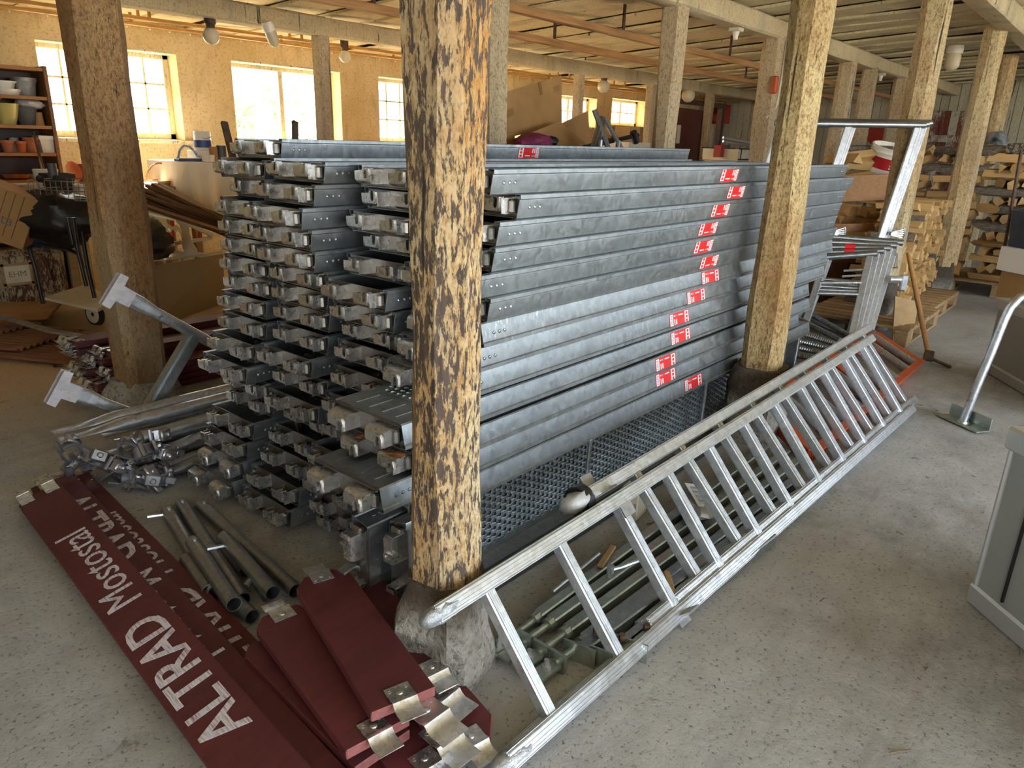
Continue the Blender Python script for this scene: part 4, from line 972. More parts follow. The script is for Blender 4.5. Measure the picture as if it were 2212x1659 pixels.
P0=OV(418,725,vb);Q0=OV(322,888,vb); X=tpl(P0,Q0,0); L=(Q0-P0).length; mb=MB()
mb.box((L/2,0,-.012),(L,.06,.004),X); mb.box((L/2,.028,.004),(L,.005,.034),X); mb.box((L/2,-.028,.004),(L,.005,.034),X); mb.box((L/2,.0,-.02),(L,.034,.012),X); build('channel_strut',mb,MT['galv'],o)
# ---------------------------------------------------------------- things by the window wall
def slab(name,lab,cat,c,d,mat,rot=0,ch=.004,group=None,parent=None):
    mb=MB(); mb.box((0,0,0),d,T(c)@rz(rot),ch=ch); return build(name,mb,mat,parent,label=lab,cat=cat,group=group)
SV=6.75
sz=[1.575,1.36,1.155,.95]; su0,su1=1.30,2.28
o=thing('bookcase','dark brown bookcase holding flower pots left of the first window','bookcase',((su0+su1)/2,SV+.15,0))
for u in(su0,su1): mb=MB(); mb.box((u,SV+.15,.90),(.028,.30,1.80),ch=.003); build('side_panel',mb,MT['brown_board'],o)
mb=MB(); mb.box(((su0+su1)/2,SV+.295,.90),(su1-su0,.012,1.78)); build('back_panel',mb,MT['brown_dark'],o)
for z in sz+[.5,.06,1.785]: mb=MB(); mb.box(((su0+su1)/2,SV+.15,z-.012),(su1-su0-.02,.285,.026),ch=.003); build('shelf',mb,MT['pine'],o)
def pot(name,lab,cat,px,v,z,h,rt,rb,mat,n=20,group=None,rim=.0,sq=False,fill=None):
    p=OV(px,300,v); p=V((p.x,v,z)); mb=MB(); w_=.006
    pr=[(rb*.96,0),(rb,.004)]+[(rb+(rt-rb)*f,h*f) for f in(.35,.7)]+([(rt,h*.80),(rt+rim,h*.80),(rt+rim,h)] if rim else [(rt,h)])+[(rt-w_,h),(rb*.9,h*.15),(0,h*.12)]
    mb.lathe(pr,p,4 if sq else n); 
    if sq: 
        for q in mb.v: r_=M.Rotation(math.radians(45),3,'Z')@(q-p); q.xyz=p+r_
    o=build(name,mb,mat,label=lab,cat=cat,group=group,smooth=40 if not sq else False); return o,p
pot('baking_dish','scalloped cream dish standing under another on the top shelf','dish',32,6.86,sz[0],.045,.105,.08,MT['white'],18)
o_,p_=pot('baking_dish','small wavy cream dish stacked on the larger one','dish',27,6.86,sz[0]+.046,.055,.085,.07,MT['white'],18,rim=.008)
pot('zinc_pail','dull zinc pail on the top shelf beside cream dishes','pail',72,6.88,sz[0],.135,.085,.068,MT['zincpail'],20,rim=.004)
pot('flower_pot','large yellow glazed pot on the second shelf','flower pot',23,6.86,sz[1],.155,.098,.058,MT['yellow_glaze'],24)
o_,p_=pot('flower_pot','dark grey pot covered with crumpled plastic','flower pot',66,6.86,sz[1],.135,.080,.055,MT['grey_pot'],20)
def film(name,lab,cat,c,r,mat,seed,n=14,amp=.4,fr=12,flat=.3):
    mb=MB(); vs=[];c=V(c)
    for i in range(11):
        for j in range(n):
            ph=math.pi*i/10;a=6.283*j/n; q=V((math.sin(ph)*math.cos(a)*r[0],math.sin(ph)*math.sin(a)*r[1],math.cos(ph)*r[2])); k=1+amp*NZ.noise(q*fr+V((seed,0,0)))+amp*.5*NZ.noise(q*fr*2.7+V((0,seed,0))); q*=k
            vs.append(c+q)
    mb.add(vs,[(i*n+j,i*n+(j+1)%n,i*n+n+(j+1)%n,i*n+n+j) for i in range(10) for j in range(n)]); return build(name,mb,mat,label=lab,cat=cat,smooth=25)
film('plastic_sheet','crumpled clear plastic on the dark grey pot','plastic sheet',p_+V((.03,-.01,.16)),(.10,.06,.035),MT['poly'],3)
pot('clay_cup','small brown cup at the right end of the second shelf','cup',91,6.84,sz[1],.10,.030,.036,MT['cardboard'],14)
pot('saucer','round orange saucer leaning at the left on the second shelf','saucer',4,6.80,sz[1]+.18,.02,.06,.04,MT['orange_plastic'],18)
for px,r,h,lb,m in((13,.052,.09,'pale terracotta pot leftmost on the third shelf','terracotta'),(44,.044,.085,'bright terracotta pot in a stack on the third shelf','orange_plastic'),(66,.062,.115,'whitened terracotta pot beside the bamboo sticks','terracotta')): pot('terracotta_pot',lb,'flower pot',px,6.84,sz[2],h,r*.85,r*.62,MT[m],18,rim=r*.12)
pot('flower_pot','square cream pot on the third shelf end','flower pot',99,6.84,sz[2],.13,.095,.072,MT['white'],4,rim=.008,sq=True)
pot('plastic_dome','whitish translucent dome behind terracotta pots','cover',30,6.98,sz[2],.11,.03,.08,MT['offwhite'],18)
for k,(px,r,lb,m) in enumerate(((12,.075,'red-brown saucer lying on the fourth shelf','terracotta'),(29,.08,'orange saucer beside the red-brown one on the fourth shelf','orange_plastic'),(52,.06,'grey saucer on the fourth shelf','zincpail'))): pot('saucer',lb,'saucer',px,6.83,sz[3]+.012,.03,r,r*.7,MT[m],20)
for k,(px,lb) in enumerate(((8,'white bowl at the left below the saucers'),(30,'white bowl in the middle below the saucers'),(52,'white bowl at the right below the saucers'))): pot('white_bowl',lb,'bowl',px,6.84,.845 if False else sz[3]-.10,.06,.06,.045,MT['white'],18)
slab('white_tray','long white tray under the saucers','tray',(2.02,6.84,sz[3]-.03),(.50,.20,.02),MT['white'])
# side bench with pots right of the bookcase
o=thing('side_bench','low plank bench heaped with pots between bookcase and table','bench',(2.6,6.5,0))
for i in range(4): mb=MB(); mb.box((2.55,6.26+.12*i,.79),(.86,.11,.03),ch=.003); build('plank',mb,MT['grey_wood'],o)
for u in(2.2,2.9):
    for v in(6.3,6.6): mb=MB(); mb.box((u,v,.385),(.06,.06,.77),ch=.004); build('leg',mb,MT['grey_wood'],o)
pot('ribbed_pot','dark brown ribbed pot above the wire basket','flower pot',110,6.15,.86,.17,.125,.085,MT['brown_dark'],4,sq=True,rim=.004)
mb=MB()
p_=OV(110,300,6.15); p_.z=.86
for i in range(9):
    f=i/9+.06; r_=(.085+.04*f)*1.02
    for a,b in((( -1,-1),(1,-1)),((1,-1),(1,1)),((1,1),(-1,1)),((-1,1),(-1,-1))): mb.bar(p_+V((a[0]*r_*.72,a[1]*r_*.72,.17*f)),p_+V((b[0]*r_*.72,b[1]*r_*.72,.17*f)),.006,.007)
build('rib',mb,MT['brown_dark'],[o2 for o2 in COL.objects if o2.name.startswith('ribbed_pot')][0])
pot('flower_pot','white pot behind the ribbed brown pot','flower pot',86,6.35,.86,.19,.085,.06,MT['white'],18)
pot('flower_pot','red-orange pot beside the ribbed brown pot','flower pot',76,6.3,.81,.10,.065,.05,MT['orange_plastic'],18)
pot('flower_pot','dark blue tub under the white bowls','tub',50,6.55,.46,.38,.105,.085,MT['blue'],18)
q,p_=pot('saucer','orange saucer standing upright by the left post','saucer',156,6.3,0,.02,.075,.05,MT['orange_plastic'],20); q.rotation_euler=(math.radians(75),0,.5); q.location=OV(156,371,6.3)
pot('flower_pot','white bowl with crumpled rim by the left post','bowl',155,6.35,.86,.075,.10,.07,MT['white'],18)
pot('flower_pot','dark red pot peeping out behind the left post','flower pot',172,6.5,.81,.27,.06,.04,MT['red_paint'],18)
for k,(a,b,lb) in enumerate((((72,285),(88,342),'dark thin stick leaning on the pots'),((76,300),(86,345),'bamboo stick leaning on the pots'))):
    mb=MB(); p_a=OV(*a,6.70); p_b=OV(*b,6.62); mb.tube([p_a,p_b.lerp(p_a,-((p_b.z-.8)/(p_a.z-p_b.z)))],.008,8); build('stick',mb,MT['pine'] if k else MT['rust'],label=lb,cat='stick')
# cardboard carton with printed stripes, at the picture edge
o=thing('carton','tilted cardboard carton with striped print at the left edge','carton',OV(5,470,6.0)); X=T(OV(2,455,6.0))@rz(-28)@ry(24)
mb=MB(); mb.box((0,0,0),(.42,.32,.36),X,ch=.003); build('box',mb,MT['cardboard'],o)
for k in range(6): mb=MB(); mb.box((-.13+.052*k,-.1612,.02),(.006,.0008,.30),X); build('printed_stripe',mb,MT['brown_board'],o)
text('eta','lettering',.10,MT['dark_text'],o,X@T((.05,-.1615,-.02))@rx(90))
# low masonry wall with peeling paint and a taped note
LWm=postmat('flaking_brown_wall',(.50,.42,.27),(.30,.14,.06),(.11,.05,.03),.50,.42,.4,1.2)
mb=MB(); mb.box((1.25,6.62,.225),(1.75,.26,.45),ch=.05); o=build('low_wall',mb,LWm,label='low masonry manger wall with flaking brown and cream paint',cat='low wall')
pn=OV(38,592,6.488); mb=MB(); mb.box((pn.x,6.486,pn.z),(.19,.003,.15)); build('paper_note',mb,MT['offwhite'],o)['label']='paper note held with masking tape'
for dx,dz,ww,hh in((0,.075,.24,.02),(0,-.075,.24,.02),(-.095,0,.02,.2),(.095,0,.02,.2)): mb=MB(); mb.box((pn.x+dx,6.484,pn.z+dz),(ww,.002,hh)); build('masking_tape',mb,MT['ply'],o)
text('EHM','lettering',.062,MT['grey_wood'],o,T((pn.x,6.4835,pn.z))@rx(90))
# corrugated sheets on the floor
def corr(lab,c,rot,ln,wd,z,tilt=0,n=9,mat=None):
    mb=MB(); k=n*8; vs=[]; X=T((c[0],c[1],z))@rz(rot)@rx(tilt)
    for s in(-.5,.5):
        for i in range(k+1): vs.append(X@V((ln*s,wd*(i/k-.5),.010*math.sin(2*math.pi*n*i/k))))
    for s in(-.5,.5):
        for i in range(k+1): vs.append(X@V((ln*s,wd*(i/k-.5),.010*math.sin(2*math.pi*n*i/k)+.004)))
    m=k+1; fs=[]
    for i in range(k): fs+=[(i,i+1,m+i+1,m+i),(2*m+i,3*m+i,3*m+i+1,2*m+i+1),(i,2*m+i,2*m+i+1,i+1),(m+i,m+i+1,3*m+i+1,3*m+i)]
    fs+=[(0,m,3*m,2*m),(k,2*m+k,3*m+k,m+k)]; mb.add(vs,fs); build('corrugated_sheet',mb,mat or MT['corr'],label=lab,cat='corrugated sheet',group='rusty corrugated sheets on the floor',smooth=40)
corr('rust-red corrugated sheet nearest the open floor',(1.40,5.36),-62,1.7,.62,.02,0,12); corr('rust-red corrugated sheet under the trolley',(1.22,5.75),-61,1.3,.55,.046,0,11)
corr('ochre corrugated sheet lying askew behind the trolley',(1.52,6.12),-30,.7,.55,.075,2,11,plain('ochre_corrugated',(.34,.17,.07),.55,.1,.3,5,.2)); corr('rust-red corrugated sheet crossing towards the low wall',(1.15,6.0),-64,1.1,.5,.068,0,10)
mb=MB(); pts=[G(0,683,.14),G(60,700,.14),G(110,715,.15),G(190,728,.15),G(250,735,.14)]
for a,b in zip(pts,pts[1:]): mb.bar(a,b+ (b-a).normalized()*.01,.05,.012)
build('bent_flashing',mb,MT['zincpail'],label='bent pale metal flashing strip on the corrugated sheets',cat='flashing')
# black trolley with a bin bag on top
p0=V((1.81,6.16,0));p1=V((1.96,5.63,0)); pn_=(p1-p0).normalized(); nn=V((pn_.y,-pn_.x,0))
def OP(x,y,off=0): r=ray(x,y); b=p0+nn*off; return CAM+r*((b-CAM).dot(nn)/r.dot(nn))
o=thing('trolley','black tubular trolley with a small white-rimmed wheel under a bin bag','trolley',(1.95,5.85,0))
for k,pts in enumerate((((55,510),(75,575),(98,678)),((70,560),(64,535),(76,527),(150,540),(172,550),(180,580)),((172,470),(190,580),(210,668)))): mb=MB(); mb.tube([OP(*q) for q in pts],.014,10); build('frame_tube',mb,MT['black_metal'],o,40)
for k,pts in enumerate((((158,470),(168,540),(187,618)),((146,470),(158,528)))): mb=MB(); mb.tube([OP(*q,.30) for q in pts],.013,10); build('frame_tube',mb,MT['black_metal'],o,40)
a,b,c,d=[G(*q,.20) for q in((96,642),(190,612),(245,650),(210,668))]
mb=MB(); mb.add([a,d,c,b]+[q-V((0,0,.02)) for q in(a,d,c,b)],[(0,1,2,3),(7,6,5,4),(0,4,5,1),(1,5,6,2),(2,6,7,3),(3,7,4,0)]); build('platform',mb,MT['offwhite'],o,False)
w0=OP(205,678); X=T(w0)@(nn.to_track_quat('Z','Y').to_matrix().to_4x4())@M.Diagonal((1.3,1.3,1,1))
mb=MB(); mb.lathe([(.05,-.018),(.066,-.014),(.068,0),(.066,.014),(.05,.018)],X=X,n=24); ty=build('tyre',mb,MT['rubber'],o,40)
mb=MB(); mb.lathe([(.034,-.019),(.050,-.021),(.050,.021),(.034,.019)],X=X,n=24); build('wheel_rim',mb,MT['offwhite'],ty,40)
mb=MB(); mb.lathe([(0,-.02),(.034,-.017),(.034,.017),(0,.02)],X=X,n=18); build('hub',mb,MT['black_metal'],ty)
def binbag(lab,c,r,rot,seed):
    mb=MB(); n=40;m_=24;vs=[];c=V(c)
    for i in range(m_+1):
        for j in range(n):
            ph=math.pi*i/m_;a=6.283*j/n; q=V((math.sin(ph)*math.cos(a),math.sin(ph)*math.sin(a),math.cos(ph))); s=V((q.x*r[0],q.y*r[1],q.z*r[2]))
            k=1+.22*NZ.noise(q*1.6+V((seed,0,0)))+.10*abs(NZ.noise(q*5+V((0,seed,0))))+.06*NZ.noise(V((q.x*14,q.y*14,q.z*3)))
            s*=k; s.rotate(M.Rotation(math.radians(rot),3,'Z')); vs.append(c+s)
    mb.add(vs,[(i*n+j,i*n+(j+1)%n,i*n+n+(j+1)%n,i*n+n+j) for i in range(m_) for j in range(n)]); return build('bin_bag',mb,MT['black_plastic'],label=lab,cat='bin bag',smooth=25)
binbag('large black bin bag draped over the trolley',(1.90,5.86,.745),(.34,.24,.185),-50,2.0)
binbag('part of a black bin bag right of the left post',(2.28,5.50,.60),(.24,.20,.16),-50,6.0)
# wire basket on the bag
o=thing('wire_basket','white wire basket on top of the black bin bag','wire basket',OV(125,425,5.78)); bl=OV(66,428,5.95);br=OV(186,430,5.55); 
mb=MB(); dx=br-bl; dx.z=0; L=dx.length; dx.normalize(); dy=V((-dx.y,dx.x,0)); zb0,zb1=.875,1.0
for i in range(11):
    f=i/10
    for off in(0,.30): mb.tube([bl+dx*L*f+dy*off+V((0,0,zb0-bl.z)),bl+dx*L*f+dy*off+V((0,0,zb1-bl.z))],.0028,5)
    mb.tube([bl+dx*L*f+V((0,0,zb0-bl.z)),bl+dx*L*f+dy*.3+V((0,0,zb0-bl.z))],.0025,5)
for z in(zb0,(zb0+zb1)/2,zb1): mb.tube([bl+V((0,0,z-bl.z)),bl+dx*L+V((0,0,z-bl.z)),bl+dx*L+dy*.3+V((0,0,z-bl.z)),bl+dy*.3+V((0,0,z-bl.z)),bl+V((0,0,z-bl.z))],.0035,5)
build('wire_grid',mb,MT['zincpail'],o,False)
pot('glass_jar','small dark jar lying above the wire basket','jar',102,5.9,1.01,.10,.03,.03,MT['grey_pot'],14)
for px in(86,122):
    X=T(OV(px,386,5.8))@rx(80)@ry(20); mb=MB(); mb.lathe([(.010,-.01),(.024,-.008),(.024,.008),(.010,.01)],X=X,n=14); build('toy_wheel',mb,MT['rubber'],label='small black wheel %s on the wire basket'%('left of the jar' if px<100 else 'right of the jar'),cat='wheel')
# ---------------------------------------------------------------- table with white cloth
tu0,tu1,tv0,tv1,tz=2.96,4.05,6.02,6.7,1.105
o=thing('work_table','wooden table hidden under a white cloth near the large window','table',((tu0+tu1)/2,(tv0+tv1)/2,0))
mb=MB(); mb.box(((tu0+tu1)/2,(tv0+tv1)/2,tz-.02),(tu1-tu0,tv1-tv0,.03),ch=.003); build('tabletop',mb,MT['grey_wood'],o)
for u in(tu0+.06,tu1-.06):
    for v in(tv0+.06,tv1-.06): mb=MB(); mb.box((u,v,(tz-.03)/2),(.06,.06,tz-.04),ch=.004); build('leg',mb,MT['grey_wood'],o)
mb=MB(); vs=[];fs=[];per=[]
N=120
for i in range(N):
    f=i/N*4; s=int(f); t=f-s
    p=[(tu0+(tu1-tu0)*t,tv0),(tu1,tv0+(tv1-tv0)*t),(tu1-(tu1-tu0)*t,tv1),(tu0,tv1-(tv1-tv0)*t)][s]; nr=[(0,-1),(1,0),(0,1),(-1,0)][s]; per.append((p,nr,i))
rows=9
for r_ in range(rows):
    g=r_/(rows-1)
    for p,nr,i in per:
        amp=.05*g; wv=math.sin(i*.62)+.6*math.sin(i*1.37+1); out=.012+.02*g+amp*wv*.6+(.06*g if i in(0,1,119) else 0)
        vs.append(V((p[0]+nr[0]*out,p[1]+nr[1]*out,tz+.004-.42*g+.04*g*math.sin(i*.21)))); vs[-1]+=V((nr[0],nr[1],0))*.03*g*NZ.noise(vs[-1]*9)
for r_ in range(rows-1):
    for i in range(N): fs.append((r_*N+i,r_*N+(i+1)%N,(r_+1)*N+(i+1)%N,(r_+1)*N+i))
fs.append(tuple(range(N))); mb.add(vs,fs); build('tablecloth',mb,MT['cloth'],label='white cloth hanging in folds over the work table',cat='tablecloth',smooth=50)
zt_=tz+.008
q=OV(437,300,6.30); o=thing('paint_can','blue and white paint can on the white cloth','paint can',(q.x,6.3,zt_)); mb=MB(); mb.lathe([(.068,0),(.07,.004),(.07,.145),(.066,.15),(.066,.154),(.0,.150)],(q.x,6.3,zt_+.09),22); build('can',mb,MT['white'],o,40); mb=MB(); mb.lathe([(.0705,.02),(.0715,.02),(.0715,.08),(.0705,.08)],(q.x,6.3,zt_+.09),22); build('label_band',mb,MT['blue'],o,40); mb=MB(); mb.tube([(q.x-.07,6.3,zt_+.22),(q.x-.02,6.22,zt_+.18),(q.x+.05,6.23,zt_+.2)],.003,6); build('bail_handle',mb,MT['zincpail'],o)
slab('white_box','low white box under the paint can','box',(q.x,6.3,zt_+.045),(.22,.16,.085),MT['white'])
q=OV(405,335,6.18); o=thing('handled_basket','small basket with a blue and white rope handle on the cloth','basket',(q.x,6.18,zt_)); mb=MB(); mb.box((q.x,6.18,zt_+.012),(.20,.10,.022),ch=.006); build('tray_base',mb,MT['blue'],o); mb=MB(); mb.box((q.x,6.18,zt_+.026),(.17,.09,.008),ch=.003); build('lace_edge',mb,MT['white'],o)
mb=MB(); mb.tube([(q.x-.085,6.18,zt_+.02),(q.x-.06,6.18,zt_+.09),(q.x-.02,6.18,zt_+.125),(q.x+.03,6.18,zt_+.115),(q.x+.07,6.18,zt_+.07),(q.x+.095,6.18,zt_+.02)],.010,8); build('rope_handle',mb,plain('blue_white_rope',(.35,.42,.55),.8,0,.5,40,.3),o,40)
for k,(px,lb) in enumerate(((440,'white cup left on the cloth'),(451,'white cup right on the cloth'))): pot('cup',lb,'cup',px,6.12,zt_,.055,.034,.028,MT['white'],14)
q=OV(461,330,6.2); slab('picture_box','small brown box with reddish picture on the cloth','box',(q.x,6.2,zt_+.06),(.055,.05,.12),MT['cardboard'])
pot('jar','dark jar with a pale lid beside the steel decks','jar',476,6.2,zt_,.13,.04,.04,MT['grey_pot'],16)
# baskets in the bright light behind the left post
def basket(lab,px,v,z,h,rt,rb,handle):
    q=OV(px,300,v); c=V((q.x,v,z)); o=thing('wicker_basket',lab,'basket',c); mb=MB(); pr=[(rb,0)]+[(rb+(rt-rb)*i/8+(.004 if i%2 else 0),h*i/8) for i in range(1,9)]+[(rt-.012,h),(rb-.01,.015),(0,.015)]; mb.lathe(pr,c,22); build('woven_body',mb,MT['wicker'],o,False)
    if handle: mb=MB(); mb.tube([c+V((rt*math.cos(a),0,h+.14*math.sin(a))) for a in[math.pi*i/10 for i in range(11)]],.007,8); build('handle',mb,MT['wicker'],o,40)
basket('round wicker basket with an arched handle on the bench',338,6.42,.81,.14,.12,.09,True); basket('tall narrow wicker basket beside the white cloth',346,6.25,.80,.11,.07,.055,False); basket('wide shallow wicker basket filled with cloth',318,6.35,.81,.10,.13,.10,False)
for k,(px,v,z,r,lb) in enumerate(((318,6.35,.915,(.11,.09,.03),'bundled cream cloth in the wide basket'),(305,6.3,.86,(.10,.08,.06),'pale cloth heap behind the left post'),(320,6.2,.83,(.13,.08,.035),'folded whitish cloth on the bench front'))): q=OV(px,300,v); film('cloth_bundle',lb,'cloth',(q.x,v,z),r,MT['cloth'],k*3+1,14,.2,10)
# bundle of brown boards resting on the old cradle
rr=random.Random(12); k=0
for i,(x,y) in enumerate(((331,398),(318,401),(324,405),(308,408),(315,411),(322,414),(306,418),(313,421),(320,425),(330,420),(303,432),(312,430),(322,436),(332,428),(345,398))):
    v=5.86+.04*(i%3); P_=OV(x,y,v); Q_=OV(478-rr.uniform(0,6),y+58+rr.uniform(-8,10)+(10 if i<3 else 0),5.35+.03*(i%4)); d=(Q_-P_); mb=MB(); mb.bar(P_,P_+d*1.35,.052,.024,(0,.1,1),ch=.002)
    build('brown_board',mb,MT['brown_board'],label='dark brown board in the bundle on the cradle',cat='board',group='bundle of dark brown boards')
mb=MB(); mb.bar(OV(300,441,5.75),OV(480,500,5.2),.10,.022,(0,.1,1)); build('wide_board',mb,MT['brown_board'],label='widest brown board under the bundle of boards',cat='board')
# carved white cradle
K8=lambda x,y:(270+x/5.352,290+y/5.352); cv=5.72
o=thing('cradle','old white-painted carved cradle with a rolled rail under brown boards','cradle',(2.6,cv,.0))
S=[(580,960),(610,940),(650,940),(700,975),(735,1060),(748,1160),(785,1270),(832,1340),(850,1415),(740,1432),(690,1385),(662,1300),(652,1200),(655,1110),(625,1045),(592,1010)]
for dx,off in((0,0),(-245,.10)):
    pts=[OV(*K8(x+dx,y-(25 if dx else 0)),cv+off) for x,y in S]; mb=MB(); n=len(pts); mb.add(pts+[p+V((.02,.035,0)) for p in pts],[tuple(range(n)),tuple(range(2*n-1,n-1,-1))]+[(i,(i+1)%n,n+(i+1)%n,n+i) for i in range(n)]); build('scrolled_side',mb,MT['offwhite'],o,False)
mb=MB(); mb.tube([OV(*K8(265,895),cv+.12),OV(*K8(585,970),cv+.02)],.022,14); build('rolled_rail',mb,MT['offwhite'],o,40)
mb=MB(); mb.bar(OV(*K8(205,900),cv+.13),OV(*K8(330,960),cv+.13),.03,.09); build('end_block',mb,MT['offwhite'],o)
for a,b,w_ in((((400,1310),(740,1400),.03)),(((480,1275),(1000,1200),.025)),(((840,1400),(1110,1370),.03)),(((720,1030),(1010,1170),.03))): mb=MB(); mb.bar(OV(*K8(*a),cv+.03),OV(*K8(*b),cv+.06),.03,w_); build('rail',mb,MT['offwhite'],o)
pts=[OV(*K8(x,y),cv+.14) for x,y in((430,1040),(470,1060),(510,1040),(560,1075),(600,1050),(650,1100),(650,1180),(620,1100),(590,1140),(560,1090),(530,1130),(500,1080),(450,1070))]; n=len(pts); mb=MB(); mb.add(pts+[p+V((0,.015,0)) for p in pts],[tuple(range(n)),tuple(range(2*n-1,n-1,-1))]+[(i,(i+1)%n,n+(i+1)%n,n+i) for i in range(n)]); build('fretwork',mb,MT['offwhite'],o,False)
for x in(545,865): mb=MB(); mb.bar(OV(*K8(x,1000),cv+.2),OV(*K8(x+5,1240),cv+.2),.03,.02); build('red_slat',mb,MT['red_paint'],o)
for a,b in(((360,1370),(455,1470)),((430,1340),(480,1450))): mb=MB(); mb.bar(OV(*K8(*a),cv),OV(*K8(*b),cv-.02),.02,.02); build('strut',mb,MT['offwhite'],o)
for u_,v_ in((2.42,5.75),(2.85,5.72),(2.42,6.0),(2.85,6.0)): mb=MB(); mb.box((u_,v_,.2),(.05,.05,.40),ch=.004); build('leg',mb,MT['offwhite'],o)
mb=MB(); mb.box((2.64,5.87,.405),(.50,.32,.025),ch=.003); build('bottom_board',mb,MT['offwhite'],o)
# beige board standing in front
a=G(325,712);b=G(486,655); mb=MB(); t0=OV(318,577,5.42);t1=OV(482,549,5.66)
vs=[a,b,V((t1.x,t1.y,t1.z)),V((t0.x,t0.y,t0.z))]; n_=(b-a).cross(V((0,0,1))).normalized()*-.012; mb.add(vs+[p+n_ for p in vs],[(0,1,2,3),(7,6,5,4),(0,4,5,1),(1,5,6,2),(2,6,7,3),(3,7,4,0)]); build('fibreboard_panel',mb,MT['beige_board'],label='beige fibreboard panel leaning behind the left post',cat='panel',smooth=False)
# two dark handles sticking up behind the decks
for k,(a,lb) in enumerate((((484,263),'dark wooden stake standing behind the top left deck, tilted'),((637,262),'dark upright stake in front of the large window'))):
    p=OV(*a,2.95); mb=MB(); b_=OV(496 if k==0 else 638,312,2.9); d=(b_-p).normalized(); mb.bar(p,p+d*((p.z)/-d.z),.028,.016,(0,1,0),ch=.003); build('wooden_stake',mb,MT['rust'],label=lb,cat='stake')
# crumbs of soil beside the red stack, straw on the floor
mb=MB(); rr=random.Random(3)
for i in range(90):
    p=G(rr.gauss(165,28),rr.gauss(775,16),.008); s=rr.uniform(.006,.022); mb.box((0,0,0),(s,s*.8,s*.6),T(p)@rz(rr.uniform(0,360))@rx(rr.uniform(0,60)))
build('soil_crumbs',mb,plain('soil',(.06,.03,.015),.9),label='brown soil crumbs beside the red board stack',cat='crumbs',kind='stuff',smooth=False)
mb=MB()
for i in range(200):
    u=rr.uniform(.3,7);v=rr.uniform(-1.2,4.2) if i%3 else rr.uniform(-.4,1.2)
    if 1.0<u<4.9 and 1.3<v<3.1: continue
    l=rr.uniform(.006,.03)*(2.2 if rr.random()<.06 else 1); mb.box((0,0,0),(l,rr.uniform(.0015,.004),.002),T((u,v,.003))@rz(rr.uniform(0,360)))
build('straw_bits',mb,plain('straw',(.24,.18,.12),.9,0,.5),label='scattered straw and wood bits on the floor',cat='straw',kind='stuff',smooth=False)
mb=MB()
for i in range(70):
    b=rr.choice([o for o in COL.objects if o.name.startswith('short_toe_board') or o.name.startswith('lettered_toe_board')]); X=WM[b.name]; p=X@V((rr.uniform(.05,.55),rr.uniform(-.06,.06),.003)); s=rr.uniform(.002,.006)*(2 if rr.random()<.12 else 1); mb.box((0,0,0),(s*1.6,s,s*.6),T(p)@rz(rr.uniform(0,360)))
build('wood_chips',mb,MT['ply'],label='pale wood chips scattered on the red toe boards',cat='chips',kind='stuff',smooth=False)
# ---------------------------------------------------------------- leaning aluminium frames
def frame(lab,TR_,TL_,BR_,BL_,mid,grp,fit):
    o=thing('aluminium_scaffold',lab,'scaffold',(BR_+BL_)/2,None,grp); nm=(TL_-TR_).cross(BR_-TR_).normalized(); d=(TL_-TR_).normalized()
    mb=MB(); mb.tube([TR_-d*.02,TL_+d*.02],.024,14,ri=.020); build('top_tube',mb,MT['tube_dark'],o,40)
    for a,b in((TR_+d*.025,BR_),(TL_-d*.025,BL_)):
        mb=MB(); mb.bar(a,b,.022,.048,d,ch=.003); q=nm*.0115
        for k in(-.015,.015): mb.bar(a+q+d*k,b+q+d*k,.003,.006,d); mb.bar(a-q+d*k,b-q+d*k,.003,.006,d)
        build('leg',mb,MT['alu_clean'],o)
    for f in mid:
        a=TR_.lerp(BR_,f);b=TL_.lerp(BL_,f); mb=MB(); mb.tube([a+d*.03,b-d*.03],.015,10); build('cross_tube',mb,MT['tube'],o,40)
    return o,d,nm
def fan(o,p,x,n):
    X=TR(p,x,None,n); mb=MB()
    for k in(-2,-1,0,1,2): mb.bar(X@V((.0,k*.005,0)),X@V((.092-.004*abs(k),k*.015,0)),.007,.010,n)
    mb.tube([X@V((.095*math.cos(a),.095*math.sin(a)*.9,0)) for a in(-.45,-.25,0,.25,.45)],.007,6)
    mb.lathe([(.012,-.01),(.012,.018),(0,.018)],(0,0,0),8,X=X); build('wedge_fitting',mb,MT['tube_dark'],o)
L_=lambda a,b,f:a.lerp(b,f)
NF=['nearest the viewer','second in the leaning row','third in the leaning row','fourth in the leaning row','hindmost of the low leaning row']
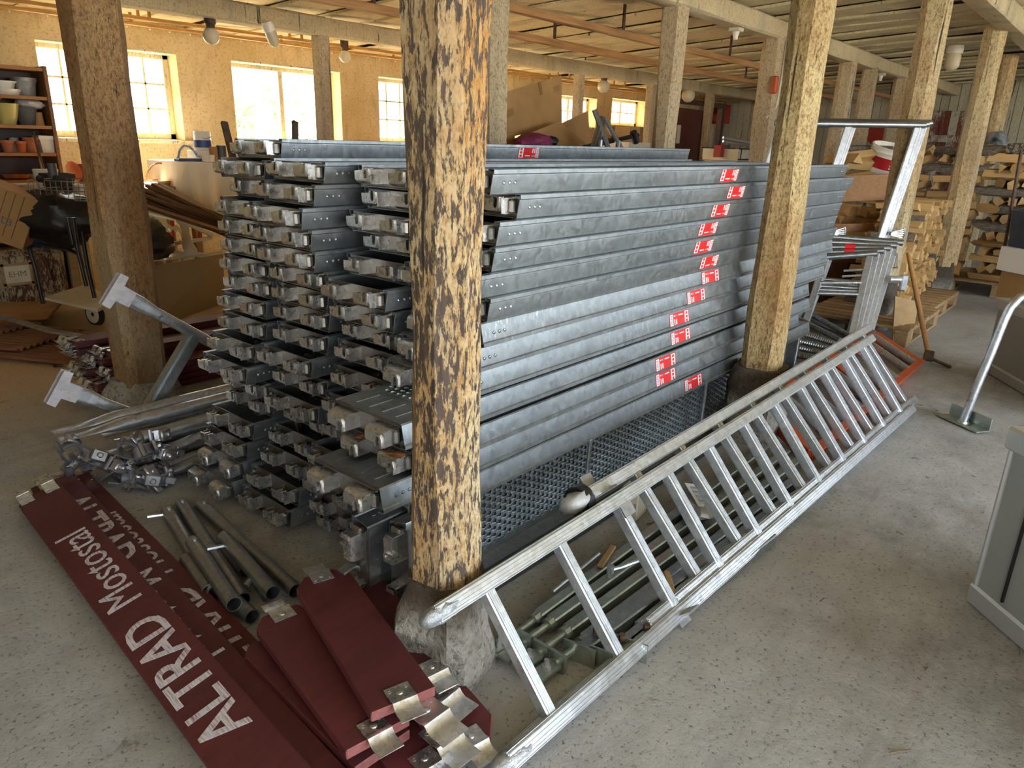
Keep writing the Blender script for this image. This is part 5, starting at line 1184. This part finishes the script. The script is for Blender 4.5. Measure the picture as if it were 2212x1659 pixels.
for i in range(5):
    f=i/4; TRp=L_(AT(1888,548,5.20),AT(1944,524,5.36),f); TLp=L_(AT(1776,556,5.32),AT(1800,512,5.52),f); BRp=L_(AT(1838,735,4.98),AT(1872,742,5.16),f)
    BRp=TRp+(BRp-TRp)*((TRp.z-.02)/(TRp.z-BRp.z)); BLp=TLp+(BRp-TRp); BLp=TLp+(BRp-TRp)*((TLp.z-.02)/(TRp.z-BRp.z))
    o,d,nm=frame('low aluminium scaffold frame, '+NF[i],TRp,TLp,BRp,BLp,(.42,) if i else (.30,.42),'low leaning aluminium frames',0)
    if i==4: fan(o,L_(TRp,BRp,.12),BRp-TRp,nm); fan(o,L_(TLp,BLp,.05),BLp-TLp,nm)
    if i==0:
        for f2 in(.16,.22): a=TRp.lerp(BRp,f2)+d*.03; mb=MB(); mb.tube([a,a+d*.14],.008,8); build('stub_pin',mb,MT['tube'],o,40)
    if i==3:
        p=AT(1936,604,5.16); mb=MB(); mb.tube([p-RH*.05,p+RH*.03],.026,12); mb.box((0,0,0),(.05,.03,.11),T(p+RH*.055+V((0,0,-.02)))@rz(-40),ch=.006); build('clamp',mb,MT['alu'],o)
    if i in(1,2):
        c=L_(TRp,TLp,.50+.06*i); mb=MB(); X=TR(c,d,None,nm); mb.lathe([(.0248,-.034),(.0265,-.034),(.0265,.034),(.0248,.034)],n=14,X=TR(c,d,None,nm)@ry(90)); build('red_band',mb,MT['red_label'],o,40)['label']='bright red label band around the tube'
for i in range(3):
    f=i/2; TRp=L_(AT(1992,270,5.50),AT(2006,266,5.58),f); TLp=L_(AT(1680,266,5.60),AT(1688,262,5.68),f); K_=L_(AT(1902,528,5.42),AT(1912,528,5.50),f); s=(TRp.z-.02)/(TRp.z-K_.z); BRp=TRp+(K_-TRp)*s; BLp=TLp+(BRp-TRp)
    o,d,nm=frame('tall scaffold frame with a long top tube, '+['front one of three','middle one of three','rear one of three'][i],TRp,TLp,BRp,BLp,(),'tall leaning scaffold frames',0)
    a=TRp.lerp(TLp,.5); mb=MB(); mb.bar(a,a+(BRp-TRp),.022,.048,d,ch=.003); build('middle_upright',mb,MT['alu_clean'],o)
    if i==0: fan(o,AT(1925,505,5.4),RH*.9+V((0,0,.05)),-FH); fan(o,AT(1798,503,5.5),RH+V((0,0,.1)),-FH)
# ---------------------------------------------------------------- threaded base jacks on the floor
def jack(lab,p,q):
    d=(q-p).normalized(); L=(q-p).length; o=thing('screw_jack',lab,'screw jack',V((p.x,p.y,max(0,min(p.z,q.z)-.02))),None,'heap of threaded base jacks'); X=T(p)@d.to_track_quat('Z','Y').to_matrix().to_4x4(); pr=[];n=int(L/.014)
    for i in range(n): z=L*i/n; pr+=[(.0165,z),(.0195,z+.0045),(.0195,z+.0075)]
    mb=MB(); mb.lathe([(0,0)]+pr+[(.0165,L),(0,L)],n=10,X=X); build('threaded_rod',mb,MT['tube_dark'],o,False)
    mb=MB(); mb.box((0,0,-.003),(.11,.11,.006),X,ch=.002) ; build('base_plate',mb,MT['tube_dark'],o)
JK=[((1721,661),(1852,735),.20),((1747,700),(1815,735),.155),((1735,722),(1812,745),.13),((1730,738),(1808,757),.10),((1726,752),(1800,768),.075),((1720,768),(1780,778),.045),((1718,785),(1765,790),.022),((1745,690),(1840,728),.10),((1760,725),(1850,750),.045),((1752,742),(1830,770),.022)]
for k,(a,b,z) in enumerate(JK):
    p=G(*a,z+.02);q=G(*b,z+.0)if k else G(*b,.12); jack('grey threaded base jack, '+['uppermost, lying aslant','second from the top','third from the top','fourth from the top','fifth from the top','sixth from the top','lowest near the ladder rail','behind the uppermost','deep in the heap','lying on the floor at the back'][k],p+(p-q)*.35,q)
# ---------------------------------------------------------------- timber bin, bucket, plywood, pick
bp=lambda x,y,d=6.62: AT(x,y,d)
o=thing('timber_bin','open timber bin of planks behind the leaning frames','bin',V((bp(1860,700).x,bp(1860,700).y,0)))
for (a,b,h,m) in (((1812,408),(1965,402),.165,'pine'),((1775,492),(1945,492),.055,'pine'),((1768,545),(1905,545),.14,'brown_board'),((1765,612),(1900,612),.05,'brown_board')):
    mb=MB(); mb.bar(bp(*a),bp(*b),.028,h*1.35,ch=.003); build('plank',mb,MT[m],o)
for k in range(7): 
    a=bp(1762+27*k,560,6.70); mb=MB(); mb.box((0,0,0),(.108,.02,a.z+.1),T((a.x,a.y,(a.z+.1)/2))@rz(-50),ch=.002); build('board',mb,MT['brown_dark'] if False else MT['brown_board'],o)
for x in(1768,1950): a=bp(x,410,6.66); mb=MB(); mb.box((0,0,0),(.06,.06,a.z+.1),T((a.x,a.y,(a.z+.1)/2))@rz(-50),ch=.004); build('corner_post',mb,MT['brown_board'],o)
c=AT(1905,372,6.95); o=thing('plastic_bucket','white plastic bucket with a red band, tilted on the logs','bucket',c); X=T(c)@M.Rotation(math.radians(15),4,RH)@M.Rotation(math.radians(6),4,FH); mb=MB()
mb.lathe([(.135,0),(.14,.004),(.158,.185),(.172,.186),(.172,.20),(.163,.202),(.165,.225),(.172,.228),(.172,.238),(.160,.238),(.134,.02),(0,.015)],n=30,X=X); build('pail',mb,MT['white'],o,40)
mb=MB(); mb.lathe([(.1445,.05),(.1462,.05),(.1565,.15),(.1550,.15)],n=30,X=X); rb_=build('red_band',mb,plain('dark_red_print',(.42,.012,.018),.45,0,.04,3,0),o,40)
ang=math.degrees(math.atan2(-FH.y,-FH.x))+16
for i,chh in enumerate('Stabi'):
    a_=ang-24+ i*11; Y=X@rz(a_)@T((.1508,0,.085))@ry(-5.5)@rz(90)@rx(90); text(chh,'lettering',.062,MT['white_label'],rb_,Y,.0008,.0015)
mb=MB(); pts=[AT(x,y,d) for x,y,d in((1934,640,5.28),(1985,652,5.4),(1966,752,5.28),(1928,742,5.17))]; n_=FH*.014; mb.add(pts+[p+n_ for p in pts],[(0,1,2,3),(7,6,5,4),(0,4,5,1),(1,5,6,2),(2,6,7,3),(3,7,4,0)]); build('plywood_sheet',mb,MT['ply'],label='small plywood sheet standing against the pallet end',cat='plywood',smooth=False)
b=G(2008,778,.03); t=AT(1962,546,b.dot(FH)+.40); o=thing('digging_bar','long-handled rusty pick standing beside the pallet','pick',(b.x,b.y,0)); mb=MB(); mb.tube([b,b.lerp(t,.5),t],[.016,.017,.015],10); build('handle',mb,MT['pine'],o,40)
mb=MB(); X=TR(b+(t-b).normalized()*.03,RH*.8-FH*.5,None,(t-b).normalized()); mb.box((0,0,0),(.06,.05,.07),X,ch=.006); mb.prism([(.0,-.022),(.13,-.03),(.14,.03),(.0,.022)],.012,X@T((.01,0,-.02))@ry(16)); build('pick_head',mb,MT['rust'],o)
# ---------------------------------------------------------------- pallets and woodpiles
def pallet(lab,c,rot,nb=8,ln=1.0,wd=.8):
    o=thing('pallet',lab,'pallet',(c[0],c[1],0),None,'wooden pallets'); X=T((c[0],c[1],0))@rz(rot)
    for i in range(nb): mb=MB(); mb.box((-ln/2+ln*(i+.5)/nb,0,.131),(ln/nb*.72,wd,.018),X,ch=.002); build('deck_board',mb,MT['grey_wood'],o)
    for y in(-1,0,1): mb=MB(); mb.box((0,y*(wd/2-.05),.111),(ln,.09,.02),X,ch=.002); build('stringer_board',mb,MT['grey_wood'],o); mb=MB(); mb.box((0,y*(wd/2-.05),.012),(ln,.09,.02),X,ch=.002); build('bottom_board',mb,MT['grey_wood'],o)
    for x in(-1,0,1):
        for y in(-1,0,1): mb=MB(); mb.box((x*(ln/2-.07),y*(wd/2-.05),.061),(.13,.09,.078),X,ch=.003); build('block',mb,MT['grey_wood'],o)
pallet('empty-edged pallet nearest the pick, firewood on its back half',(6.28,1.50),0,8,1.02,.80); pallet('pallet continuing behind the first one beside the cream post',(7.34,1.55),0,8,1.05,.80)
pallet('pallet carrying the crib of birch logs at the right',(9.15,.95),0,8,1.1,.95); pallet('pallet under the tall dark woodpile behind the posts',(9.15,2.0),0,8,1.1,.95)
rr=random.Random(21); LOGS=[]
for k in range(8):
    mb=MB(); n=rr.choice((3,4,4,5)); L=1.0; a0=rr.uniform(0,6.28); ring=[(math.cos(a0+6.283*i/n)*rr.uniform(.72,1.1),math.sin(a0+6.283*i/n)*rr.uniform(.62,1.05)) for i in range(n)]
    vs=[];S_=[0,.5,1]
    for s in S_:
        for x,y in ring: vs.append((s-.5+rr.uniform(-.03,.03)*(0 if s==.5 else 1),x*(1+rr.uniform(-.12,.12)),y*(1+rr.uniform(-.12,.12))))
    fs=[tuple(range(n)),tuple(2*n+i for i in range(n))][::1]; 
    for j in range(2):
        for i in range(n): fs.append((j*n+i,j*n+(i+1)%n,j*n+n+(i+1)%n,j*n+n+i))
    mb.add([V(q) for q in vs],fs); me=mesh('split_log',mb,[MT['fresh_wood'],MT['bark']],False)
    if k in(3,6):
        for p in me.polygons:
            if p.index in(2,2+n): p.material_index=1
    LOGS.append(me)
BL=[]
mb=MB(); mb.tube([(-.5,0,0),(0,.1,0),(.5,0,0)],1,9); BARK=mesh('split_log',mb,[MT['bark'],MT['fresh_wood']],30)
for p in BARK.polygons:
    if len(p.vertices)>4: p.material_index=1
def log(p,ax,ln,r,lab,grp,bark=False):
    me=BARK if bark else rr.choice(LOGS); o=bpy.data.objects.new('split_log',me); COL.objects.link(o); ax=V(ax).normalized()
    o.matrix_world=TR(p,ax)@M.Rotation(rr.uniform(0,6.28),4,'X')@M.Diagonal((ln,r,r*rr.uniform(.8,1.1),1)); WM[o.name]=o.matrix_world.copy()
    o['label']=lab; o['category']='log'; o['group']=grp
NUM='one two three four five six seven eight nine ten eleven twelve thirteen fourteen fifteen sixteen seventeen eighteen nineteen twenty'.split()
# pile on the two near pallets: cut ends towards the passage
for i in range(13):
    z=.175+i*.062
    for j in range(20):
        u=6.45+j*.072+rr.uniform(-.02,.02)
        if u<6.45+.05*max(0,i-8) : continue
        if z>.62+.02*j*.6 and j<6: continue
        log((u,1.56+rr.uniform(-.05,.05),z),(rr.uniform(-.16,.16),1,rr.uniform(-.06,.06)),.34,.045,'split log, course %s from the pallet, log %s from the pick, near firewood pile'%(NUM[i],NUM[j]),'firewood on the near pallets')
# crib of birch logs at the right edge, alternating courses
for i in range(15):
    z=.19+i*.082
    if i%2==0:
        for n_,u in enumerate((8.72,8.98,9.25)): log((u,.92+rr.uniform(-.04,.04)+(.06 if i>8 else 0),z),(rr.uniform(-.05,.05),1,rr.uniform(-.04,.04)),.62,.053,'long log crosswise in the birch crib, course %s from the pallet, %s'%(NUM[i],('outermost','middle','innermost')[n_]),'crosswise logs of the crib',bark=(i in(6,8,10) and u<8.8))
    else:
        for n_,v in enumerate((.67,.78,.90,1.02,1.14)): log((8.95,v+rr.uniform(-.02,.02),z),(1,rr.uniform(-.06,.06),rr.uniform(-.04,.04)),.62,.056,'end-on split log in the birch crib, course %s from the pallet, %s from the boxes'%(NUM[i],NUM[n_]),'end-on logs of the crib',bark=rr.random()<.15)
# tall pile behind the posts
for i in range(14):
    z=.19+i*.085
    for j in range(7):
        v=1.36+j*.15+rr.uniform(-.03,.03)
        if i%3==1: log((8.75+rr.uniform(-.05,.05),v,z),(1,rr.uniform(-.12,.12),rr.uniform(-.06,.06)),.36,.05,'end-on split log in the tall pile, course %s from the pallet, %s from the crib'%(NUM[i],NUM[j]),'tall woodpile between the posts',rr.random()<.12)
        elif j%3==0: log((8.68+rr.uniform(-.04,.04),v+.16,z),(rr.uniform(-.12,.12),1,rr.uniform(-.08,.08)),.42,.05,'side-on split log in the tall pile, course %s from the pallet, %s from the crib'%(NUM[i],NUM[j]),'tall woodpile between the posts, side-on',rr.random()<.15)
for k in range(14): log((8.9+rr.uniform(-.25,.3),rr.uniform(.7,2.2),1.36+rr.uniform(0,.06)),(rr.uniform(-1,1),rr.uniform(-1,1),rr.uniform(-.1,.1)),.40,.05,'split log thrown loosely on top of the woodpile','loose logs on the woodpile top',k%4==0)
mb=MB(); mb.tube([(8.7,.55,1.42),(8.72,.85,1.43),(8.75,1.15,1.41)],.06,10); build('bark_log',mb,MT['bark'],label='thick round log with rough dark bark on top of the crib',cat='log')
# logs inside the timber bin
for k,(x,y) in enumerate(((1822,345),(1845,338),(1862,350),(1835,362),(1850,362),(1870,330),(1840,452),(1862,458),(1885,462),(1910,455),(1925,450),(1850,475),(1815,470),(1880,478))):
    log(AT(x,y,6.95+rr.uniform(-.05,.1)),(rr.uniform(-.5,.5)+RH.x*(k%3),RH.y*(k%3)+rr.uniform(-.3,.3)+.4,rr.uniform(-.1,.1)),.34,.065,'split log inside the timber bin','logs in the timber bin',k in(5,))
# ---------------------------------------------------------------- moving boxes at the right edge
def crate(lab,a,b,d,h,mat,z):
    p=AT(*a,d); q=AT(*b,d); return p,q
def carton(lab,px,depth,z0,size,mat,tilt=0,rot=-40):
    c=AT(*px,depth); X=T((c.x,c.y,z0+size[2]/2))@rz(rot)@M.Rotation(math.radians(tilt),4,'Y'); o=thing('moving_box',lab,'cardboard box',(c.x,c.y,z0)); mb=MB(); mb.box((0,0,0),size,X,ch=.004); build('box',mb,mat,o); return o,X
o,X=carton('brown cardboard box with a round blue emblem, lowest of three',(2226,660),6.35,.15,(.42,.36,.235),MT['cardboard'],0)
mb=MB(); mb.lathe([(0,0),(.042,0),(.042,.001),(0,.001)],n=24,X=X@T((-.10,-.1803,-.01))@rx(90)); build('round_emblem',mb,MT['blue'],o,False); mb=MB(); mb.prism([(-.02,-.01),(.02,-.01),(.022,.004),(.006,.014),(-.018,.012)],.0006,X@T((-.10,-.1815,-.012))@rx(90)); build('emblem_motif',mb,MT['offwhite'],o)
o,X=carton('white printed cardboard box on the brown one',(2232,610),6.33,.395,(.46,.38,.205),MT['white_label'],0,-38)
mb=MB(); mb.lathe([(0,0),(.036,0),(.036,.001),(0,.001)],n=20,X=X@T((-.10,-.1903,-.03))@rx(90)); build('round_sticker',mb,plain('sky_blue_print',(.05,.25,.42),.5),o,False)
for x,z,m in((-.085,.032,'black_plastic'),(.10,-.03,'black_plastic')): mb=MB(); mb.prism([(.024*math.cos(a),.015*math.sin(a)) for a in[6.283*i/12 for i in range(12)]],.001,X@T((x,-.1903,z))@rx(90)); build('hand_hole',mb,MT[m],o)
mb=MB(); mb.box((-.07,-.1905,.08),(.06,.001,.035),X); build('blue_print',mb,plain('pale_blue_print',(.2,.28,.42),.6),o)
o,X=carton('dark blue cardboard box with a yellow ring emblem on top',(2240,560),6.33,.605,(.36,.34,.33),plain('navy_cardboard',(.035,.05,.085),.6),-9,-38)
mb=MB(); mb.lathe([(.034,0),(.058,0),(.058,.001),(.034,.001)],n=24,X=X@T((-.07,-.1703,.04))@rx(90)@M.Diagonal((1,1.15,1,1))); build('ring_emblem',mb,MT['yellow'],o,False)
for k in(-1,0,1): mb=MB(); mb.box((-.07+k*.018,-.1708,-.028),(.014,.001,.02),X); build('emblem_tail',mb,MT['yellow'],o)
mb=MB(); mb.box((-.07,-.1706,-.11),(.15,.0008,.014),X); build('print_line',mb,MT['grey_label'],o)
mb=MB(); p=AT(2206,328,6.6); mb.tube([p,p+V((0.02,-.05,-.9))],.014,8); build('rusty_rod',mb,MT['rust'],label='thin rusty rod leaning on the birch crib',cat='rod')
film('plastic_sack','clear plastic sack of colourful scraps on the woodpile','sack',AT(2150,312,8.6),(.17,.12,.14),plain('mottled_sack',(.25,.27,.30),.3,0,.9,9,.4),5,18,.25,9)
p=G(1935+85,1,0) if False else V((5.25,.62,.004)); q=G(2160,722,.004); mb=MB(); mb.box((0,0,0),(.14,.016,.006),T(q)@rz(-44)); build('white_strip',mb,MT['white_label'],label='short white strip lying on the floor by the far case',cat='strip')
# ---------------------------------------------------------------- behind the stack: open cartons, trestle, tray, door
bx=thing('open_carton','large open brown cardboard carton with raised flaps behind the decks','carton',(4.7,3.75,0))
cb=[OV(1085,290,3.55),OV(1160,290,3.55)]
mb=MB(); mb.box((4.55,4.0,.66),(1.1,.7,1.32),ch=.006); build('box_body',mb,MT['cardboard'],bx)
def quad(name,pts,th,mat,parent,n=None):
    n=n or (pts[1]-pts[0]).cross(pts[2]-pts[0]).normalized(); mb=MB(); mb.add(pts+[p+n*th for p in pts],[(0,1,2,3),(7,6,5,4),(0,4,5,1),(1,5,6,2),(2,6,7,3),(3,7,4,0)]); return build(name,mb,mat,parent,False)
A4=[OV(1084,300,3.75),OV(1212,272,3.95),OV(1211,163,4.05),OV(1087,200,3.85)]
quad('flap',A4,.008,MT['cardboard'],bx)
quad('flap',[OV(1114,300,3.5),OV(1208,262,3.8),OV(1275,318,3.75),OV(1190,330,3.45)],.008,MT['cardboard'],bx)
quad('flap',[OV(1210,268,3.9),OV(1270,240,4.1),OV(1276,320,4.05),OV(1225,315,3.85)],.008,MT['cardboard'],bx)
quad('flap',[OV(1070,290,3.35),OV(1112,288,3.35),OV(1112,318,3.35),OV(1070,320,3.35)],.008,MT['cardboard'],bx)
nrm=(A4[1]-A4[0]).cross(A4[2]-A4[0]).normalized(); nrm=nrm if nrm.dot(CAM-A4[0])>0 else -nrm
for (a,b) in (((1165,178),(1170,205)),((1196,195),(1209,190)),((1088,250),(1110,240))):
    def onp(x,y): r=ray(x,y); return CAM+r*((A4[0]+nrm*.006-CAM).dot(nrm)/r.dot(nrm))
    p,q=onp(*a),onp(*b); mb=MB(); mb.bar(p,q,.05,.003,nrm); build('packing_tape',mb,MT['cardboard_tape'],bx)
film('rolled_jacket','magenta and black jacket bundled in front of the carton','jacket',OV(1150,306,3.2),(.16,.10,.055),MT['pink'],9,18,.3,11); film('black_glove','black glove with white print beside the magenta jacket','glove',OV(1190,304,3.2),(.07,.05,.035),MT['black_plastic'],4,12,.3,14)
o=thing('carton_shelf','stacked brown cartons carrying the bundled jacket','carton',(3.9,3.3,0)); mb=MB(); q=OV(1150,306,3.2); mb.box((q.x,3.2,.66),(.5,.24,q.z-.05+q.z-1.32 if False else 2*(q.z-.055)-1.32+0) if False else (.5,.24,1.32),T((0,0,(q.z-.05)/2-.66))@M.Identity(4) if False else None,ch=.004); build('box',mb,MT['cardboard'],o)
o=thing('folded_trestle','dark grey folded tube trestle beside the open cartons','trestle',(5.4,3.7,0))
for a,b,m in (((1284,237),(1312,315),'tube_dark'),((1300,255),(1282,312),'tube_dark'),((1305,256),(1340,318),'tube_dark'),((1330,300),(1262,318),'black_metal'),((1262,318),(1378,292),'black_metal'),((1303,258),(1290,316),'tube_dark')):
    p,q=OV(*a,3.45),OV(*b,3.35); d=(q-p).normalized(); mb=MB(); mb.tube([p,q+d*(.0 if m=='black_metal' else .25)],.022 if m=='tube_dark' else .018,8); build('tube',mb,MT[m],o,40)
for u,v in((4.85,3.3),(5.2,3.36)): mb=MB(); mb.tube([(u,v,0),(u+.05,v,1.38)],.02,8); build('leg',mb,MT['tube_dark'],o,40)
mb=MB(); p=OV(1368,285,3.35); mb.tube([p,p+V((.06,0,-.08))],.03,10); build('end_joint',mb,MT['black_plastic'],o,40)
c=OV(1355,290,4.6); slab('parcel','small pale cardboard parcel behind the trestle','parcel',(c.x,4.6,c.z),(.22,.2,.16),MT['cardboard']); slab('parcel_stand','pale cabinet under the small parcel','cabinet',(c.x,4.6,(c.z-.08)/2),(.45,.35,c.z-.085),MT['offwhite'])
o=thing('brown_door','dark red-brown door in a weathered frame standing near the windows','door',(10.9,6.0,0)); u0=OV(1405,300,6).x;u1=OV(1508,300,6).x; uh=(u1-u0)
mb=MB(); mb.box(((u0+u1)/2,6.0,.97),(uh,.05,1.92),ch=.006); build('door_leaf',mb,plain('red_brown_door',(.13,.032,.022),.5,0,.2,5,.1,None,(3,3,1)),o)
for u,w_,m in((u0-.07,.12,PW),(u1+.06,.10,MT['rust']),(u1+.75,.10,MT['rust'])): mb=MB(); mb.box((u,6.0,1.0),(w_,.10,2.0),ch=.008); build('jamb',mb,m,o)
mb=MB(); mb.box(((u0+u1+.7)/2,6.0,2.03),(uh+1.0,.10,.07),ch=.006); build('head_rail',mb,MT['rust'],o); mb=MB(); q=OV(1466,290,5.96); mb.box((q.x,5.965,q.z),(.10,.02,.28),ch=.004); build('door_glass',mb,MT['offwhite'],o)
q=OV(1590,338,4.4); o=thing('tool_tray','white enamel tray with a black rim full of tools','tray',(q.x,4.4,q.z-.1)); tw,tdp=.98,.5; zq=q.z
mb=MB(); mb.box((q.x,4.4,zq-.04),(tw,tdp,.02)); 
for dy in(-1,1): mb.box((q.x,4.4+dy*tdp/2,zq+.03),(tw,.015,.13))
for dx in(-1,1): mb.box((q.x+dx*tw/2,4.4,zq+.03),(.015,tdp,.13))
build('tray_body',mb,MT['offwhite'],o)
mb=MB()
for z in(zq-.03,zq+.1): 
    for dy in(-1,1): mb.box((q.x,4.4+dy*(tdp/2+.01),z),(tw+.03,.012,.016))
for k in(-1,0,1): mb.box((q.x+k*tw*.45,4.4-tdp/2-.01,zq+.03),(.014,.012,.13))
build('rim_wire',mb,MT['black_metal'],o)
slab('white_cabinet','white cabinet under the tool tray','cabinet',(q.x,4.4,(zq-.055)/2),(tw*.95,tdp*.95,zq-.055),MT['offwhite'])
for k,(px,py,sz_,m,lb) in enumerate(((1556,313,(.17,.1,.15),'red_paint','red tool box in the tray'),(1568,312,(.06,.1,.16),'green','narrow green box beside the red tool box'),(1592,316,(.3,.06,.05),'yellow','yellow spirit level in the tray'),(1622,320,(.25,.1,.06),'black_plastic','black hand tool at the right end of the tray'))): p=OV(px,py+6,4.4); slab('tool_box' if k<2 else 'hand_tool',lb,'tool',(p.x,4.4,zq-.03+sz_[2]/2+.02),sz_,MT[m],R.uniform(-15,15))
for k,(a,b,lb) in enumerate((((1562,297),(1642,312),'longer bright metal tube leaning over the tray'),((1562,305),(1642,318),'shorter bright metal tube below the longer one'))): mb=MB(); mb.tube([OV(*a,4.5+.08*k),OV(*b,4.3+.08*k)],.016,8); build('metal_tube',mb,MT['alu'],label=lb,cat='tube')
# ---------------------------------------------------------------- on the end wall
q=OU(1553,247,14.62); o=thing('wall_box','open red-brown wooden box hanging on the white boards','wall box',(14.6,q.y,q.z-.18)); 
for c,d in(((14.66,q.y,q.z),(.02,.44,.36)),((14.5,q.y,q.z-.17),(.32,.40,.02)),((14.5,q.y+.2,q.z-.03),(.32,.02,.30)),((14.5,q.y-.2,q.z-.03),(.32,.02,.30)),((14.35,q.y,q.z-.09),(.02,.42,.18))): mb=MB(); mb.box(c,d,ch=.003); build('panel',mb,MT['red_paint'],o)
q=OU(1893,290,14.5); o=thing('round_paddle','round red paddle on a dark stick before the white boards','paddle',(14.5,q.y,0)); mb=MB(); mb.lathe([(0,-.012),(.16,-.012),(.17,0),(.16,.012),(0,.012)],n=24,X=T(q)@ry(90)); build('disc',mb,MT['red_paint'],o,40); mb=MB(); mb.tube([(14.52,q.y-.01,0),(14.52,q.y-.01,q.z)],.025,8); build('stick',mb,MT['rust'],o,40)
RD=postmat('peeling_red_door',(.55,.51,.42),(.36,.26,.16),(.17,.045,.025),.53,.26,.3,1.0)
o=thing('door_1','peeling red and white plank door in the end wall','door',(14.63,2.78,0),kind='structure')
for k in range(5): mb=MB(); mb.box((14.60+.004*(k%2),2.5+.135*k,1.02),(.04,.128,2.04),ch=.004); build('plank',mb,RD,o)
for z in(.4,1.6): mb=MB(); mb.box((14.57,2.77,z),(.03,.66,.11),ch=.004); build('ledge',mb,RD,o)
# ---------------------------------------------------------------- lamps and small fittings
def globe(lab,p,r,zbeam):
    o=thing('globe_lamp',lab,'lamp',p); mb=MB(); mb.lathe([(r*math.sin(math.pi*i/14),-r*math.cos(math.pi*i/14)) for i in range(1,14)],p,20); mb.lathe([(0,-r),(r*math.sin(math.pi/14),-r*math.cos(math.pi/14))],p,20); build('globe',mb,MT['globe'],o,60)
    mb=MB(); mb.lathe([(r*.5,0),(r*.55,r*.35),(r*.7,r*.5),(r*.7,max(.02,zbeam-p.z-r*.9)),(0,max(.02,zbeam-p.z-r*.9))],p+V((0,0,r*.9)),14); build('socket',mb,MT['rust'],o,40)
globe('opal globe lamp under the beam between the first two windows',OV(456,78,5.55),.060,2.14); globe('opal globe lamp right of the slim post at the large window',OV(745,122,6.1),.055,2.26)
globe('small opal globe lamp near the far small windows',OV(1304,187,5.6),.078,2.14); globe('opal globe lamp above the brown door',OV(1487,206,5.6),.10,2.14); globe('opal globe lamp hidden beside the tall peeling post',OV(1082,155,5.6),.07,2.14)
def jar(lab,p,r,h,tilt,up_):
    X=T(p)@M.Rotation(math.radians(tilt),4,'Y'); o=thing('jar_lamp',lab,'lamp',p); mb=MB(); mb.lathe([(0,-h),(r*.6,-h*.95),(r,-h*.75),(r*1.05,-h*.3),(r*.9,0)],n=18,X=X); build('glass_jar',mb,MT['globe'],o,60); mb=MB(); mb.lathe([(r*1.1,-.02),(r*1.15,.0),(r*1.15,up_*.5),(r*.9,up_),(0,up_)],n=18,X=X); build('cap',mb,MT['white'],o,40)
jar('tilted jar lamp on the beam above the large window',OV(581,62,5.48),.042,.135,-22,.05); jar('white-capped jar lamp on the ceiling above the firewood',OV(2062,112,2.03),.075,.20,0,.10)
for k,(px,py,lb) in enumerate(((1590,68,'small white lamp holder under the middle beam, near one'),(1903,163,'small white lamp holder under the middle beam, far one'))):
    p=OV(px,py,2.9); o=thing('lamp_holder',lb,'lamp holder',p); mb=MB(); mb.box((p.x,2.9,2.275),(.10,.09,.03),ch=.004); build('base',mb,MT['offwhite'],o); mb=MB(); mb.lathe([(.018,0),(.022,.03),(.03,.06),(0,.06)],(p.x,2.9,2.20),12); build('socket',mb,MT['white'],o,40)
p=OV(1671,184,2.82); slab('junction_box','red-orange box on the side of a middle-row post','junction box',(p.x-.02,2.80,p.z),(.06,.05,.15),MT['orange_paint'],0,.012)
mb=MB(); mb.tube([(7.02,2.79,2.27),(7.03,2.795,2.0),(7.0,2.8,1.72),(6.92,2.85,1.62)],.011,8); build('cable',mb,MT['offwhite'],label='pale cable running down the post with the red box',cat='cable')
